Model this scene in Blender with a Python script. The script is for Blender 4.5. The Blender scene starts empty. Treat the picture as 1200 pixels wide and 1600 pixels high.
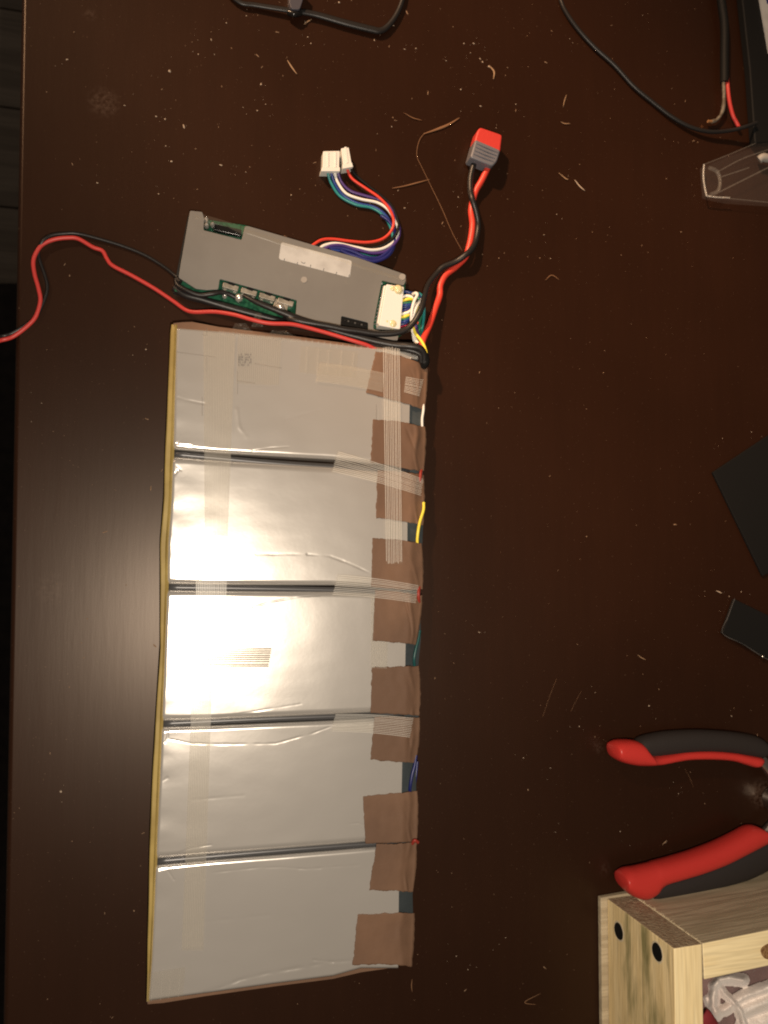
import bpy, bmesh, math, random
import numpy as np
from mathutils import Vector, Matrix, noise
random.seed(7)
rng = np.random.default_rng(7)
C = bpy.context.scene.collection
scene = bpy.context.scene

# ------------------------------------------------------------------ camera
F = 1262.0                      # focal length in photo pixels (1200x1600 frame)
UN, VN = -340.0, 88.0           # nadir (point straight below the lens) from the frame centre
CAMH = 0.42
d = Vector((UN, -VN, -F)).normalized()
Zw = -d
Xw = (Vector((1, 0, 0)) - Zw * Zw.x).normalized()
Yw = Zw.cross(Xw)
Rwc = Matrix((Xw, Yw, Zw))      # camera axes -> world axes
CAM = Vector((0, 0, CAMH))
cd = bpy.data.cameras.new("camera")
cam = bpy.data.objects.new("camera", cd); C.objects.link(cam)
cam.matrix_world = Matrix.Translation(CAM) @ Rwc.to_4x4()
cd.sensor_fit = 'VERTICAL'; cd.sensor_height = 36.0
cd.lens = F / 1600 * 36.0
cd.clip_start = 0.01; cd.clip_end = 20
cd.dof.use_dof = True; cd.dof.focus_distance = 0.405; cd.dof.aperture_fstop = 13
scene.camera = cam

def P(px, py, z=0.0):
    """real point at height z that the photograph shows at (px, py)"""
    r = Rwc @ Vector((px - 600, -(py - 800), -F))
    t = (z - CAMH) / r.z
    return CAM + r * t
S = 1 / 3100.0                  # metres per photo pixel, near the table

# ------------------------------------------------------------------ world, lamps, exposure
w = bpy.data.worlds.new("World"); scene.world = w; w.use_nodes = True
wb = w.node_tree.nodes["Background"]
wb.inputs[0].default_value = (1.0, 0.80, 0.62, 1); wb.inputs[1].default_value = 0.075
def lamp(name, kind, loc, energy, col, size=0.01, aim=None, **k):
    l = bpy.data.lights.new(name, kind); l.energy = energy; l.color = col
    if kind == 'AREA': l.size = size
    else: l.shadow_soft_size = size
    for a, b in k.items(): setattr(l, a, b)
    o = bpy.data.objects.new(name, l); C.objects.link(o); o.location = loc
    if aim is not None: o.rotation_euler = (Vector(aim) - Vector(loc)).to_track_quat('-Z', 'Y').to_euler()
    return o
ff = P(318, 1030); ff.z = CAMH + 0.004
flash = lamp("phone_flash", 'POINT', ff, 8.0, (1.0, 0.86, 0.70), 0.0035)
ca = P(800, 270); cl = Vector((ca.x - 1.75, ca.y + 1.70, 1.90))
ceil = lamp("ceiling_spot", 'SPOT', cl, 660.0, (1.0, 0.62, 0.36), 0.07, aim=ca, spot_size=math.radians(9.6), spot_blend=0.9)
scene.view_settings.view_transform = 'Standard'
scene.view_settings.look = 'None'
scene.view_settings.exposure = 0
scene.view_settings.gamma = 1
scene.cycles.filter_width = 2.0
scene.cycles.max_bounces = 8
scene.cycles.transparent_max_bounces = 24
scene.cycles.sample_clamp_indirect = 4

# ------------------------------------------------------------------ helpers
def mat(name, col, rough=0.5, metal=0.0, coat=0.0, spec=0.5, bump=None, var=None, trans=0.0, ior=1.45, alpha=1.0, sheen=0, coat_rough=0.1):
    """bump=(scale,strength,dist)  var=(scale, other colour, lo, hi)"""
    m = bpy.data.materials.new(name); m.use_nodes = True
    nt = m.node_tree; b = nt.nodes["Principled BSDF"]
    b.inputs["Base Color"].default_value = (*col, 1)
    b.inputs["Roughness"].default_value = rough; b.inputs["Metallic"].default_value = metal
    b.inputs["Coat Weight"].default_value = coat; b.inputs["Coat Roughness"].default_value = coat_rough
    b.inputs["Specular IOR Level"].default_value = spec
    b.inputs["Transmission Weight"].default_value = trans; b.inputs["IOR"].default_value = ior
    b.inputs["Alpha"].default_value = alpha; b.inputs["Sheen Weight"].default_value = sheen
    tc = nt.nodes.new("ShaderNodeTexCoord")
    if bump:
        n = nt.nodes.new("ShaderNodeTexNoise"); n.inputs["Scale"].default_value = bump[0]; n.inputs["Detail"].default_value = 5
        nt.links.new(tc.outputs["Object"], n.inputs["Vector"])
        bp = nt.nodes.new("ShaderNodeBump"); bp.inputs["Strength"].default_value = bump[1]; bp.inputs["Distance"].default_value = bump[2]
        nt.links.new(n.outputs["Fac"], bp.inputs["Height"]); nt.links.new(bp.outputs["Normal"], b.inputs["Normal"])
    if var:
        n = nt.nodes.new("ShaderNodeTexNoise"); n.inputs["Scale"].default_value = var[0]; n.inputs["Detail"].default_value = 6
        nt.links.new(tc.outputs["Object"], n.inputs["Vector"])
        mr = nt.nodes.new("ShaderNodeMapRange"); mr.inputs[1].default_value = var[2]; mr.inputs[2].default_value = var[3]
        nt.links.new(n.outputs["Fac"], mr.inputs[0])
        mx = nt.nodes.new("ShaderNodeMix"); mx.data_type = 'RGBA'
        mx.inputs[6].default_value = (*col, 1); mx.inputs[7].default_value = (*var[1], 1)
        nt.links.new(mr.outputs[0], mx.inputs[0]); nt.links.new(mx.outputs[2], b.inputs["Base Color"])
    return m

def thing(name, label, cat, loc=(0, 0, 0), group=None):
    o = bpy.data.objects.new(name, None); C.objects.link(o); o.location = loc
    o.empty_display_size = 0.01
    o['label'] = label; o['category'] = cat
    if group: o['group'] = group
    bpy.context.view_layer.update()
    return o
def tag(o, label, cat, group=None):
    o['label'] = label; o['category'] = cat
    if group: o['group'] = group
    return o
def mesh_obj(name, verts, faces, m, parent=None, smooth=False, label=None, bevel=0, angle=None):
    me = bpy.data.meshes.new(name)
    off = parent_world(parent)
    me.from_pydata([tuple(Vector(v) - off) for v in verts], [], faces)
    me.validate()
    bm = bmesh.new(); bm.from_mesh(me); bmesh.ops.recalc_face_normals(bm, faces=bm.faces); bm.to_mesh(me); bm.free()
    if smooth or angle: me.polygons.foreach_set("use_smooth", [True] * len(me.polygons))
    me.materials.append(m)
    o = bpy.data.objects.new(name, me); C.objects.link(o)
    if parent: o.parent = parent
    if label: o['label'] = label
    if bevel:
        b = o.modifiers.new("bevel", 'BEVEL'); b.width = bevel; b.segments = 3; b.limit_method = 'ANGLE'; b.angle_limit = math.radians(40)
        me.polygons.foreach_set("use_smooth", [True] * len(me.polygons)); b.harden_normals = True
    if angle: me.set_sharp_from_angle(angle=math.radians(angle))
    return o
def parent_world(p):
    v = Vector((0, 0, 0))
    while p is not None: v = v + p.location; p = p.parent
    return v

def spline(pts, n=8):
    """Catmull-Rom through world points"""
    pts = [Vector(p) for p in pts]
    if len(pts) == 2: return [pts[0].lerp(pts[1], i / 4) for i in range(5)]
    q = [2 * pts[0] - pts[1]] + pts + [2 * pts[-1] - pts[-2]]
    out = []
    for i in range(1, len(q) - 2):
        p0, p1, p2, p3 = q[i - 1:i + 3]
        for k in range(n):
            t = k / n
            out.append(0.5 * ((2 * p1) + (p2 - p0) * t + (2 * p0 - 5 * p1 + 4 * p2 - p3) * t * t + (3 * p1 - p0 - 3 * p2 + p3) * t ** 3))
    out.append(pts[-1]); return out
def sweep(path, r, k=10, flat=1.0, wob=0.0):
    V, Fc = [], []
    up = Vector((0, 0, 1))
    for i, p in enumerate(path):
        t = (path[min(i + 1, len(path) - 1)] - path[max(i - 1, 0)]).normalized()
        s = t.cross(up); s = s.normalized() if s.length > 1e-6 else Vector((1, 0, 0))
        u = s.cross(t)
        rr = r(i / (len(path) - 1)) if callable(r) else r
        rr *= 1 + wob * noise.noise(p * 120)
        for j in range(k):
            a = 2 * math.pi * j / k
            V.append(p + s * math.cos(a) * rr + u * math.sin(a) * rr * flat)
        if i:
            for j in range(k):
                a0 = (i - 1) * k + j; a1 = (i - 1) * k + (j + 1) % k
                Fc.append((a0, a1, a1 + k, a0 + k))
    Fc.append(tuple(range(k))); n = len(V); Fc.append(tuple(range(n - 1, n - k - 1, -1)))
    return V, Fc
def wire(name, pts, r, m, parent=None, n=8, k=10, flat=1.0, wob=0.0, label=None):
    """pts: (px, py, z of the centre line)"""
    V, Fc = sweep(spline([P(*p) for p in pts], n), r, k, flat, wob)
    return mesh_obj(name, V, Fc, m, parent, smooth=True, label=label, angle=50)
def zz(sx, sy, ox, oy, pts, z):
    out = []
    for p in pts: out.append((p[0] / sx + ox, p[1] / sy + oy, p[2] if len(p) > 2 else z))
    return out
def prism(name, poly, z1, z0, m, parent=None, bevel=0.0, label=None):
    """poly: pixels as seen at height z1; straight sides down to z0"""
    top = [P(x, y, z1) for x, y in poly]; n = len(top)
    V = top + [Vector((p.x, p.y, z0)) for p in top]
    Fc = [tuple(range(n)), tuple(range(2 * n - 1, n - 1, -1))] + [(i, (i + 1) % n, n + (i + 1) % n, n + i) for i in range(n)]
    return mesh_obj(name, V, Fc, m, parent, bevel=bevel, label=label)
def round_poly(poly, r, k=4):
    out = []; n = len(poly)
    for i in range(n):
        p = Vector(poly[i]); a = Vector(poly[i - 1]) - p; b = Vector(poly[(i + 1) % n]) - p
        rr = min(r, a.length * 0.45, b.length * 0.45); s = p + a.normalized() * rr; e = p + b.normalized() * rr
        for j in range(k + 1):
            t = j / k; out.append(tuple((1 - t) ** 2 * s + 2 * t * (1 - t) * p + t * t * e))
    return out
def boxes(name, items, m, parent=None, bevel=0.0, label=None):
    """items: list of 8-corner lists (bottom 4, top 4) joined in one mesh"""
    V, Fc = [], []
    for it in items:
        b = len(V); V += it
        for f in ((0, 3, 2, 1), (4, 5, 6, 7), (0, 1, 5, 4), (1, 2, 6, 5), (2, 3, 7, 6), (3, 0, 4, 7)): Fc.append(tuple(b + i for i in f))
    return mesh_obj(name, V, Fc, m, parent, bevel=bevel, label=label)
def interp(tab, y):
    ys = [t[0] for t in tab]; xs = [t[1] for t in tab]
    return float(np.interp(y, ys, xs))
def grid_obj(name, nu, nv, fn, m, parent=None, skirt=None, label=None, two=False):
    """fn(u, v) -> world point; skirt: height the border drops to"""
    V = [fn(i / nu, j / nv) for j in range(nv + 1) for i in range(nu + 1)]
    Fc = [(j * (nu + 1) + i, j * (nu + 1) + i + 1, (j + 1) * (nu + 1) + i + 1, (j + 1) * (nu + 1) + i) for j in range(nv) for i in range(nu)]
    if skirt is not None:
        ring = [i for i in range(nu + 1)] + [j * (nu + 1) + nu for j in range(1, nv + 1)] + [nv * (nu + 1) + i for i in range(nu - 1, -1, -1)] + [j * (nu + 1) for j in range(nv - 1, 0, -1)]
        b = len(V)
        for r in ring: V.append(Vector((V[r].x, V[r].y, skirt if not callable(skirt) else skirt(V[r]))))
        n = len(ring)
        for q in range(n): Fc.append((ring[q], ring[(q + 1) % n], b + (q + 1) % n, b + q))
        Fc.append(tuple(b + q for q in range(n)))
    return mesh_obj(name, V, Fc, m, parent, smooth=True, label=label, angle=60)

# ------------------------------------------------------------------ materials
M = {}
M['black_rubber'] = mat('black_rubber', (.012, .011, .011), .42, spec=.5, bump=(900, .25, .0002))
M['black_matt'] = mat('black_matt', (.006, .006, .006), .65, spec=.22, bump=(600, .2, .0002))
M['black_gloss'] = mat('black_gloss', (.008, .008, .008), .22)
M['red_wire'] = mat('red_silicone', (.58, .048, .03), .42, bump=(400, .2, .0002))
M['red_dark'] = mat('red_thin_insulation', (.47, .042, .036), .45)
def wm(n, c): M[n] = mat(n, c, .38); return M[n]
wm('w_white', (.72, .70, .66)); wm('w_yellow', (.80, .66, .07)); wm('w_blue', (.015, .04, .20)); wm('w_navy', (.012, .03, .12))
wm('w_teal', (.02, .20, .20)); wm('w_purple', (.07, .035, .17)); wm('w_green', (.02, .16, .08)); wm('w_pink', (.5, .05, .10)); wm('w_indigo', (.018, .02, .13)); wm('w_darkteal', (.008, .06, .06)); wm('w_darkblue', (.01, .015, .10))
M['nylon'] = mat('white_nylon', (.64, .64, .61), .4, bump=(300, .1, .0002))
M['glue'] = mat('hot_glue', (.78, .70, .42), .16, trans=.25, spec=.6)
M['pcb'] = mat('green_circuit_board', (.007, .050, .027), .3, var=(500, (.014, .085, .045), .45, .55))
M['solder'] = mat('solder', (.72, .70, .66), .24, metal=.75, bump=(500, .5, .0005))
M['steel'] = mat('steel', (.55, .53, .50), .3, metal=1.0, bump=(200, .2, .0003))
M['plate'] = mat('grey_anodised_plate', (.185, .183, .175), .5, metal=.3, bump=(1500, .10, .0001), var=(40, (.168, .165, .158), .4, .65))
M['sticker'] = mat('white_sticker', (.42, .43, .43), .5, var=(120, (.34, .345, .345), .45, .7))
M['ink'] = mat('ink', (.03, .03, .035), .6)
M['grey_print'] = mat('pale_mark', (.26, .245, .225), .5)
M['kapton'] = mat('yellow_edge_board', (.36, .265, .085), .45, var=(60, (.28, .20, .06), .4, .6), bump=(300, .2, .0003))
M['paper'] = mat('brown_paper_tape', (.175, .100, .062), .7, spec=.3, var=(28, (.125, .072, .046), .35, .62), bump=(260, .35, .0005))
M['tab'] = mat('grey_tab_cover', (.05, .06, .064), .4, var=(50, (.03, .038, .042), .4, .6), bump=(150, .4, .0006))
M['gap'] = mat('grey_separator', (.07, .07, .073), .35, metal=.3)
M['clear'] = mat('clear_plastic', (.95, .95, .93), .06, trans=.0, alpha=.16, spec=.8)
M['white_plastic'] = mat('white_plastic', (.30, .29, .27), .5)
M['grip_red'] = mat('red_grip', (.50, .034, .028), .34, bump=(500, .15, .0002))
M['grip_black'] = mat('charcoal_grip', (.024, .020, .019), .6, spec=.3, bump=(900, .3, .0002))
M['xt_red'] = mat('red_connector', (.50, .040, .032), .45, bump=(700, .3, .0004))
M['xt_grey'] = mat('grey_sleeve', (.13, .13, .15), .4, bump=(300, .2, .0003))
M['grey_wire'] = mat('dusty_grey_insulation', (.16, .14, .11), .6, var=(300, (.08, .06, .04), .4, .6))
M['copper'] = mat('copper', (.6, .32, .15), .4, metal=.7)

def foil_mat():
    m = bpy.data.materials.new('aluminium_laminate_foil'); m.use_nodes = True
    nt = m.node_tree; b = nt.nodes["Principled BSDF"]; L = nt.links
    b.inputs["Base Color"].default_value = (.66, .645, .62, 1)
    b.inputs["Metallic"].default_value = .60; b.inputs["Roughness"].default_value = .33
    tc = nt.nodes.new("ShaderNodeTexCoord")
    n1 = nt.nodes.new("ShaderNodeTexNoise"); n1.inputs["Scale"].default_value = 22; n1.inputs["Detail"].default_value = 3
    n2 = nt.nodes.new("ShaderNodeTexNoise"); n2.inputs["Scale"].default_value = 420; n2.inputs["Detail"].default_value = 4
    for n in (n1, n2): L.new(tc.outputs["Object"], n.inputs["Vector"])
    b1 = nt.nodes.new("ShaderNodeBump"); b1.inputs["Strength"].default_value = .05; b1.inputs["Distance"].default_value = .002
    b2 = nt.nodes.new("ShaderNodeBump"); b2.inputs["Strength"].default_value = .05; b2.inputs["Distance"].default_value = .0003
    L.new(n1.outputs["Fac"], b1.inputs["Height"]); L.new(n2.outputs["Fac"], b2.inputs["Height"])
    L.new(b1.outputs["Normal"], b2.inputs["Normal"]); L.new(b2.outputs["Normal"], b.inputs["Normal"])
    mr = nt.nodes.new("ShaderNodeMapRange"); mr.inputs[3].default_value = .225; mr.inputs[4].default_value = .25
    L.new(n1.outputs["Fac"], mr.inputs[0]); L.new(mr.outputs[0], b.inputs["Roughness"])
    mx = nt.nodes.new("ShaderNodeMix"); mx.data_type = 'RGBA'
    mx.inputs[6].default_value = (.63, .60, .565, 1); mx.inputs[7].default_value = (.575, .548, .51, 1)
    n3 = nt.nodes.new("ShaderNodeTexNoise"); n3.inputs["Scale"].default_value = 14; n3.inputs["Detail"].default_value = 5
    L.new(tc.outputs["Object"], n3.inputs["Vector"]); L.new(n3.outputs["Fac"], mx.inputs[0]); L.new(mx.outputs[2], b.inputs["Base Color"])
    return m
M['foil'] = foil_mat()

def film_mat(name='clear_tape_film', amt=.06):
    m = bpy.data.materials.new(name); m.use_nodes = True
    nt = m.node_tree; L = nt.links; nt.nodes.remove(nt.nodes["Principled BSDF"]); out = nt.nodes["Material Output"]
    tr = nt.nodes.new("ShaderNodeBsdfTransparent"); tr.inputs[0].default_value = (.985, .98, .965, 1)
    gl = nt.nodes.new("ShaderNodeBsdfGlossy"); gl.inputs["Roughness"].default_value = .3; gl.inputs[0].default_value = (.9, .9, .88, 1)
    df = nt.nodes.new("ShaderNodeBsdfDiffuse"); df.inputs[0].default_value = (.55, .50, .42, 1)
    m1 = nt.nodes.new("ShaderNodeMixShader"); m1.inputs[0].default_value = .14
    m2 = nt.nodes.new("ShaderNodeMixShader"); m2.inputs[0].default_value = amt
    L.new(gl.outputs[0], m1.inputs[2]); L.new(df.outputs[0], m1.inputs[1])
    L.new(tr.outputs[0], m2.inputs[1]); L.new(m1.outputs[0], m2.inputs[2]); L.new(m2.outputs[0], out.inputs[0])
    return m
M['film'] = film_mat(); M['film_frosted'] = film_mat('frosted_tape_film', .17)
M['filament_shade'] = mat('glass_filament_glare_dark', (.34, .31, .26), .6, alpha=.92, spec=.1)  # dark look against the flash glare put into the colour
M['filament_faint'] = mat('glass_filament_on_foil', (.52, .50, .45), .4, alpha=.30)
M['filament'] = mat('glass_filament', (.82, .79, .73), .4, alpha=.55)

def table_mat():
    m = bpy.data.materials.new('dark_brown_varnished_wood'); m.use_nodes = True
    nt = m.node_tree; L = nt.links; b = nt.nodes["Principled BSDF"]; N = nt.nodes.new
    tc = N("ShaderNodeTexCoord")
    mp = N("ShaderNodeMapping"); mp.inputs["Scale"].default_value = (14, 1.4, 1); L.new(tc.outputs["Object"], mp.inputs[0])
    g = N("ShaderNodeTexNoise"); g.inputs["Scale"].default_value = 9; g.inputs["Detail"].default_value = 8; g.inputs["Roughness"].default_value = .65
    L.new(mp.outputs[0], g.inputs["Vector"])
    bl = N("ShaderNodeTexNoise"); bl.inputs["Scale"].default_value = 7; bl.inputs["Detail"].default_value = 3
    L.new(tc.outputs["Object"], bl.inputs["Vector"])
    cr = N("ShaderNodeMix"); cr.data_type = 'RGBA'; cr.inputs[6].default_value = (.0165, .0058, .0026, 1); cr.inputs[7].default_value = (.0215, .0076, .0034, 1)
    L.new(g.outputs["Fac"], cr.inputs[0])
    c2 = N("ShaderNodeMix"); c2.data_type = 'RGBA'; c2.blend_type = 'MULTIPLY'; c2.inputs[0].default_value = .5
    mr = N("ShaderNodeMapRange"); mr.inputs[1].default_value = .35; mr.inputs[2].default_value = .65; mr.inputs[3].default_value = .75; mr.inputs[4].default_value = 1.15
    L.new(bl.outputs["Fac"], mr.inputs[0]); L.new(cr.outputs[2], c2.inputs[6]); L.new(mr.outputs[0], c2.inputs[7])
    # dusty smudge rubbed into the varnish near the far left corner, plus a few faint ones
    last = c2.outputs[2]
    for (sx, sy, rad, amt) in ((162, 160, 20, .06), (935, 1168, 9, .04), (945, 1358, 10, .03), (80, 920, 20, .03), (140, 22, 9, .04), (1190, 1240, 22, .12)):
        p = P(sx, sy)
        vm = N("ShaderNodeVectorMath"); vm.operation = 'DISTANCE'; vm.inputs[1].default_value = p
        L.new(tc.outputs["Object"], vm.inputs[0])
        f = N("ShaderNodeMapRange"); f.inputs[1].default_value = rad * S * 1.6; f.inputs[2].default_value = rad * S * .3; f.inputs[4].default_value = amt; f.interpolation_type = 'SMOOTHSTEP'
        L.new(vm.outputs["Value"], f.inputs[0])
        nn = N("ShaderNodeTexNoise"); nn.inputs["Scale"].default_value = 450; nn.inputs["Detail"].default_value = 5; L.new(tc.outputs["Object"], nn.inputs["Vector"])
        m2 = N("ShaderNodeMapRange"); m2.inputs[1].default_value = .4; m2.inputs[2].default_value = .62; L.new(nn.outputs["Fac"], m2.inputs[0])
        mu = N("ShaderNodeMath"); mu.operation = 'MULTIPLY'; L.new(f.outputs[0], mu.inputs[0]); L.new(m2.outputs[0], mu.inputs[1])
        mx = N("ShaderNodeMix"); mx.data_type = 'RGBA'; mx.inputs[7].default_value = (.5, .36, .28, 1)
        L.new(mu.outputs[0], mx.inputs[0]); L.new(last, mx.inputs[6]); last = mx.outputs[2]
    # fine dust
    du = N("ShaderNodeTexNoise"); du.inputs["Scale"].default_value = 900; du.inputs["Detail"].default_value = 2; L.new(tc.outputs["Object"], du.inputs["Vector"])
    dm = N("ShaderNodeMapRange"); dm.inputs[1].default_value = .70; dm.inputs[2].default_value = .80; dm.inputs[4].default_value = .16; L.new(du.outputs["Fac"], dm.inputs[0])
    dx = N("ShaderNodeMix"); dx.data_type = 'RGBA'; dx.inputs[7].default_value = (.45, .30, .2, 1)
    L.new(dm.outputs[0], dx.inputs[0]); L.new(last, dx.inputs[6]); L.new(dx.outputs[2], b.inputs["Base Color"])
    b.inputs["Roughness"].default_value = .40
    b.inputs["Specular IOR Level"].default_value = .33; b.inputs["Specular Tint"].default_value = (1, .86, .74, 1)
    rr = N("ShaderNodeMapRange"); rr.inputs[3].default_value = .33; rr.inputs[4].default_value = .40; L.new(bl.outputs["Fac"], rr.inputs[0]); L.new(rr.outputs[0], b.inputs["Roughness"])
    bp = N("ShaderNodeBump"); bp.inputs["Strength"].default_value = .12; bp.inputs["Distance"].default_value = .0004
    L.new(g.outputs["Fac"], bp.inputs["Height"]); L.new(bp.outputs["Normal"], b.inputs["Normal"])
    return m
M['table'] = table_mat()

def wood_mat(name, c1, c2, axis, scale, stain=None, rough=.6):
    """grain rings run along `axis` (0,1,2) in object space"""
    m = bpy.data.materials.new(name); m.use_nodes = True
    nt = m.node_tree; L = nt.links; b = nt.nodes["Principled BSDF"]; N = nt.nodes.new
    tc = N("ShaderNodeTexCoord"); mp = N("ShaderNodeMapping")
    sc = [scale] * 3; sc[axis] = scale * .06; mp.inputs["Scale"].default_value = sc
    mp.inputs["Rotation"].default_value = (0, 0, 0.04)
    L.new(tc.outputs["Object"], mp.inputs[0])
    n = N("ShaderNodeTexNoise"); n.inputs["Scale"].default_value = 1; n.inputs["Detail"].default_value = 7; n.inputs["Distortion"].default_value = .6
    L.new(mp.outputs[0], n.inputs["Vector"])
    wv = N("ShaderNodeMath"); wv.operation = 'MULTIPLY'; wv.inputs[1].default_value = 26; L.new(n.outputs["Fac"], wv.inputs[0])
    sn = N("ShaderNodeMath"); sn.operation = 'SINE'; L.new(wv.outputs[0], sn.inputs[0])
    mr = N("ShaderNodeMapRange"); mr.inputs[1].default_value = -1; L.new(sn.outputs[0], mr.inputs[0])
    mx = N("ShaderNodeMix"); mx.data_type = 'RGBA'; mx.inputs[6].default_value = (*c1, 1); mx.inputs[7].default_value = (*c2, 1); L.new(mr.outputs[0], mx.inputs[0])
    last = mx.outputs[2]
    mf = N("ShaderNodeMapping"); sf_ = [scale * 9] * 3; sf_[axis] = scale * .35; mf.inputs["Scale"].default_value = sf_; L.new(tc.outputs["Object"], mf.inputs[0])
    nf_ = N("ShaderNodeTexNoise"); nf_.inputs["Scale"].default_value = 1; nf_.inputs["Detail"].default_value = 5; L.new(mf.outputs[0], nf_.inputs["Vector"])
    rf_ = N("ShaderNodeMapRange"); rf_.inputs[1].default_value = .35; rf_.inputs[2].default_value = .6; rf_.inputs[3].default_value = .86; rf_.inputs[4].default_value = 1.04; L.new(nf_.outputs["Fac"], rf_.inputs[0])
    xf_ = N("ShaderNodeMix"); xf_.data_type = 'RGBA'; xf_.blend_type = 'MULTIPLY'; xf_.inputs[0].default_value = 1; L.new(last, xf_.inputs[6]); L.new(rf_.outputs[0], xf_.inputs[7]); last = xf_.outputs[2]
    if stain:
        m2 = N("ShaderNodeMapping"); s2 = [95] * 3; s2[axis] = 22; m2.inputs["Scale"].default_value = s2; L.new(tc.outputs["Object"], m2.inputs[0])
        n2 = N("ShaderNodeTexNoise"); n2.inputs["Scale"].default_value = 1; n2.inputs["Detail"].default_value = 4; L.new(m2.outputs[0], n2.inputs["Vector"])
        r2 = N("ShaderNodeMapRange"); r2.inputs[1].default_value = .46; r2.inputs[2].default_value = .66; r2.inputs[4].default_value = .85; L.new(n2.outputs["Fac"], r2.inputs[0])
        x2 = N("ShaderNodeMix"); x2.data_type = 'RGBA'; x2.inputs[7].default_value = (*stain, 1); L.new(r2.outputs[0], x2.inputs[0]); L.new(last, x2.inputs[6]); last = x2.outputs[2]
    L.new(last, b.inputs["Base Color"]); b.inputs["Roughness"].default_value = rough
    bp = N("ShaderNodeBump"); bp.inputs["Strength"].default_value = .25; bp.inputs["Distance"].default_value = .0004
    L.new(mr.outputs[0], bp.inputs["Height"]); L.new(bp.outputs["Normal"], b.inputs["Normal"])
    return m

# ------------------------------------------------------------------ the floor and the table
FLZ = -0.74
floor_base = mesh_obj('floor', [(-1.2, -1.4, FLZ - .012), (1.6, -1.4, FLZ - .012), (1.6, 1.4, FLZ - .012), (-1.2, 1.4, FLZ - .012)], [(0, 1, 2, 3)], mat('floor_underlay', (.02, .015, .012), .8))
floor_base['kind'] = 'structure'
fm = wood_mat('grey_brown_floor_board', (.24, .20, .16), (.17, .14, .11), 0, 30, rough=.55)
k = 0
for j in range(16):
    y0 = -1.05 + j * .14
    for i in range(3):
        x0 = -1.1 + i * .85 + (.35 if j % 2 else 0) - .3
        o = boxes('floor_plank', [[Vector((x0, y0, FLZ - .012)), Vector((x0 + .847, y0, FLZ - .012)), Vector((x0 + .847, y0 + .137, FLZ - .012)), Vector((x0, y0 + .137, FLZ - .012)),
             Vector((x0, y0, FLZ)), Vector((x0 + .847, y0, FLZ)), Vector((x0 + .847, y0 + .137, FLZ)), Vector((x0, y0 + .137, FLZ))]], fm, floor_base)
table = thing('table', 'dark brown varnished wooden table under the battery pack and tools', 'table')
e0, e1 = P(33, 0), P(4, 1600)
dr = (e0 - e1).normalized(); nr = Vector((dr.y, -dr.x, 0))
a = e1 - dr * .25; b = e0 + dr * .22; wd = .62
T4 = [a, a + nr * wd, b + nr * wd, b]
top = boxes('tabletop', [[v + Vector((0, 0, -.026)) for v in T4] + [v for v in T4]], M['table'], table, bevel=.0025)
for (s, t) in ((.09, .08), (.91, .08), (.91, .92), (.09, .92)):
    c = a + nr * wd * s + (b - a) * t
    q = [Vector((c.x + x * .025, c.y + y * .025, 0)) for x, y in ((-1, -1), (1, -1), (1, 1), (-1, 1))]
    q2 = [Vector((c.x + x * .018, c.y + y * .018, 0)) for x, y in ((-1, -1), (1, -1), (1, 1), (-1, 1))]
    boxes('leg', [[Vector((v.x, v.y, FLZ)) for v in q2] + [Vector((v.x, v.y, -.0265)) for v in q]], M['table'], table, bevel=.003)

mt = prism('floor_mat', round_poly([(-300, 442), (-300, 1700), (300, 1700), (300, 442)], 6), FLZ + .006, FLZ + .0005, mat('dark_mat', (.018, .014, .014), .9, var=(60, (.03, .024, .022), .4, .6)), bevel=.002)
tag(mt, 'dark mat lying on the floor boards beside the table', 'floor mat')
# ------------------------------------------------------------------ battery pack
T = .0125
pc = P(450, 1030)
pack = thing('battery_pack', 'flat pack of five silver foil battery cells with brown paper patches down one side', 'battery pack', (pc.x, pc.y, 0))
LI = [(505, 275.5), (600, 272.5), (700, 270), (780, 267), (850, 262), (915, 261), (1010, 257), (1130, 252.5), (1190, 250), (1300, 245), (1350, 243), (1500, 236), (1566, 231)]
LO = [(505, 268), (520, 266), (600, 263), (700, 258.5), (780, 256), (850, 250.5), (1010, 250.5), (1130, 243), (1190, 239.5), (1300, 234.5), (1500, 230), (1566, 229)]
RI = [(545, 642), (640, 640.5), (830, 638), (1020, 633.5), (1210, 628), (1405, 621), (1515, 622)]
RO = [(545, 668), (575, 667), (640, 664), (740, 662), (790, 664), (920, 658), (1000, 659), (1040, 655), (1120, 656), (1190, 651), (1240, 652), (1320, 651), (1395, 646), (1430, 647), (1510, 643)]
def surf(px, py, drop=True):
    u = (px - 250) / 380.0
    z = T + .00022 * math.sin(max(0, min(1, u)) * math.pi) ** .7 if 0 < u < 1 else T
    q = P(px, py)
    z += .00022 * noise.noise(Vector((q.x * 30, q.y * 30, 1.3)))
    if drop:
        t = (px - interp(RI, py) - 2) / 22.0; t = max(0, min(1.3, t))
        z -= .0030 * t * t * (3 - 2 * min(t, 1)) if t < 1 else .0030
    return z
tops = [[(275, 512), (340, 517), (450, 528), (560, 541), (642, 549)], [(269, 713), (340, 719), (520, 730), (637, 741)], [(261, 921), (340, 922.5), (520, 924), (635, 929)],
        [(252, 1135), (330, 1133), (520, 1125), (630, 1120)], [(243, 1351), (330, 1343), (520, 1328), (624, 1319)]]
bots = [[(270, 703), (340, 709), (520, 719), (638, 731)], [(262, 913), (330, 914.5), (520, 915), (636, 920)], [(254, 1127), (330, 1125), (520, 1116.5), (632, 1111)],
        [(244, 1342), (330, 1335), (520, 1320), (626, 1311)], [(231, 1564), (320, 1552), (420, 1538), (520, 1525), (563, 1513), (622, 1513)]]
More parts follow.
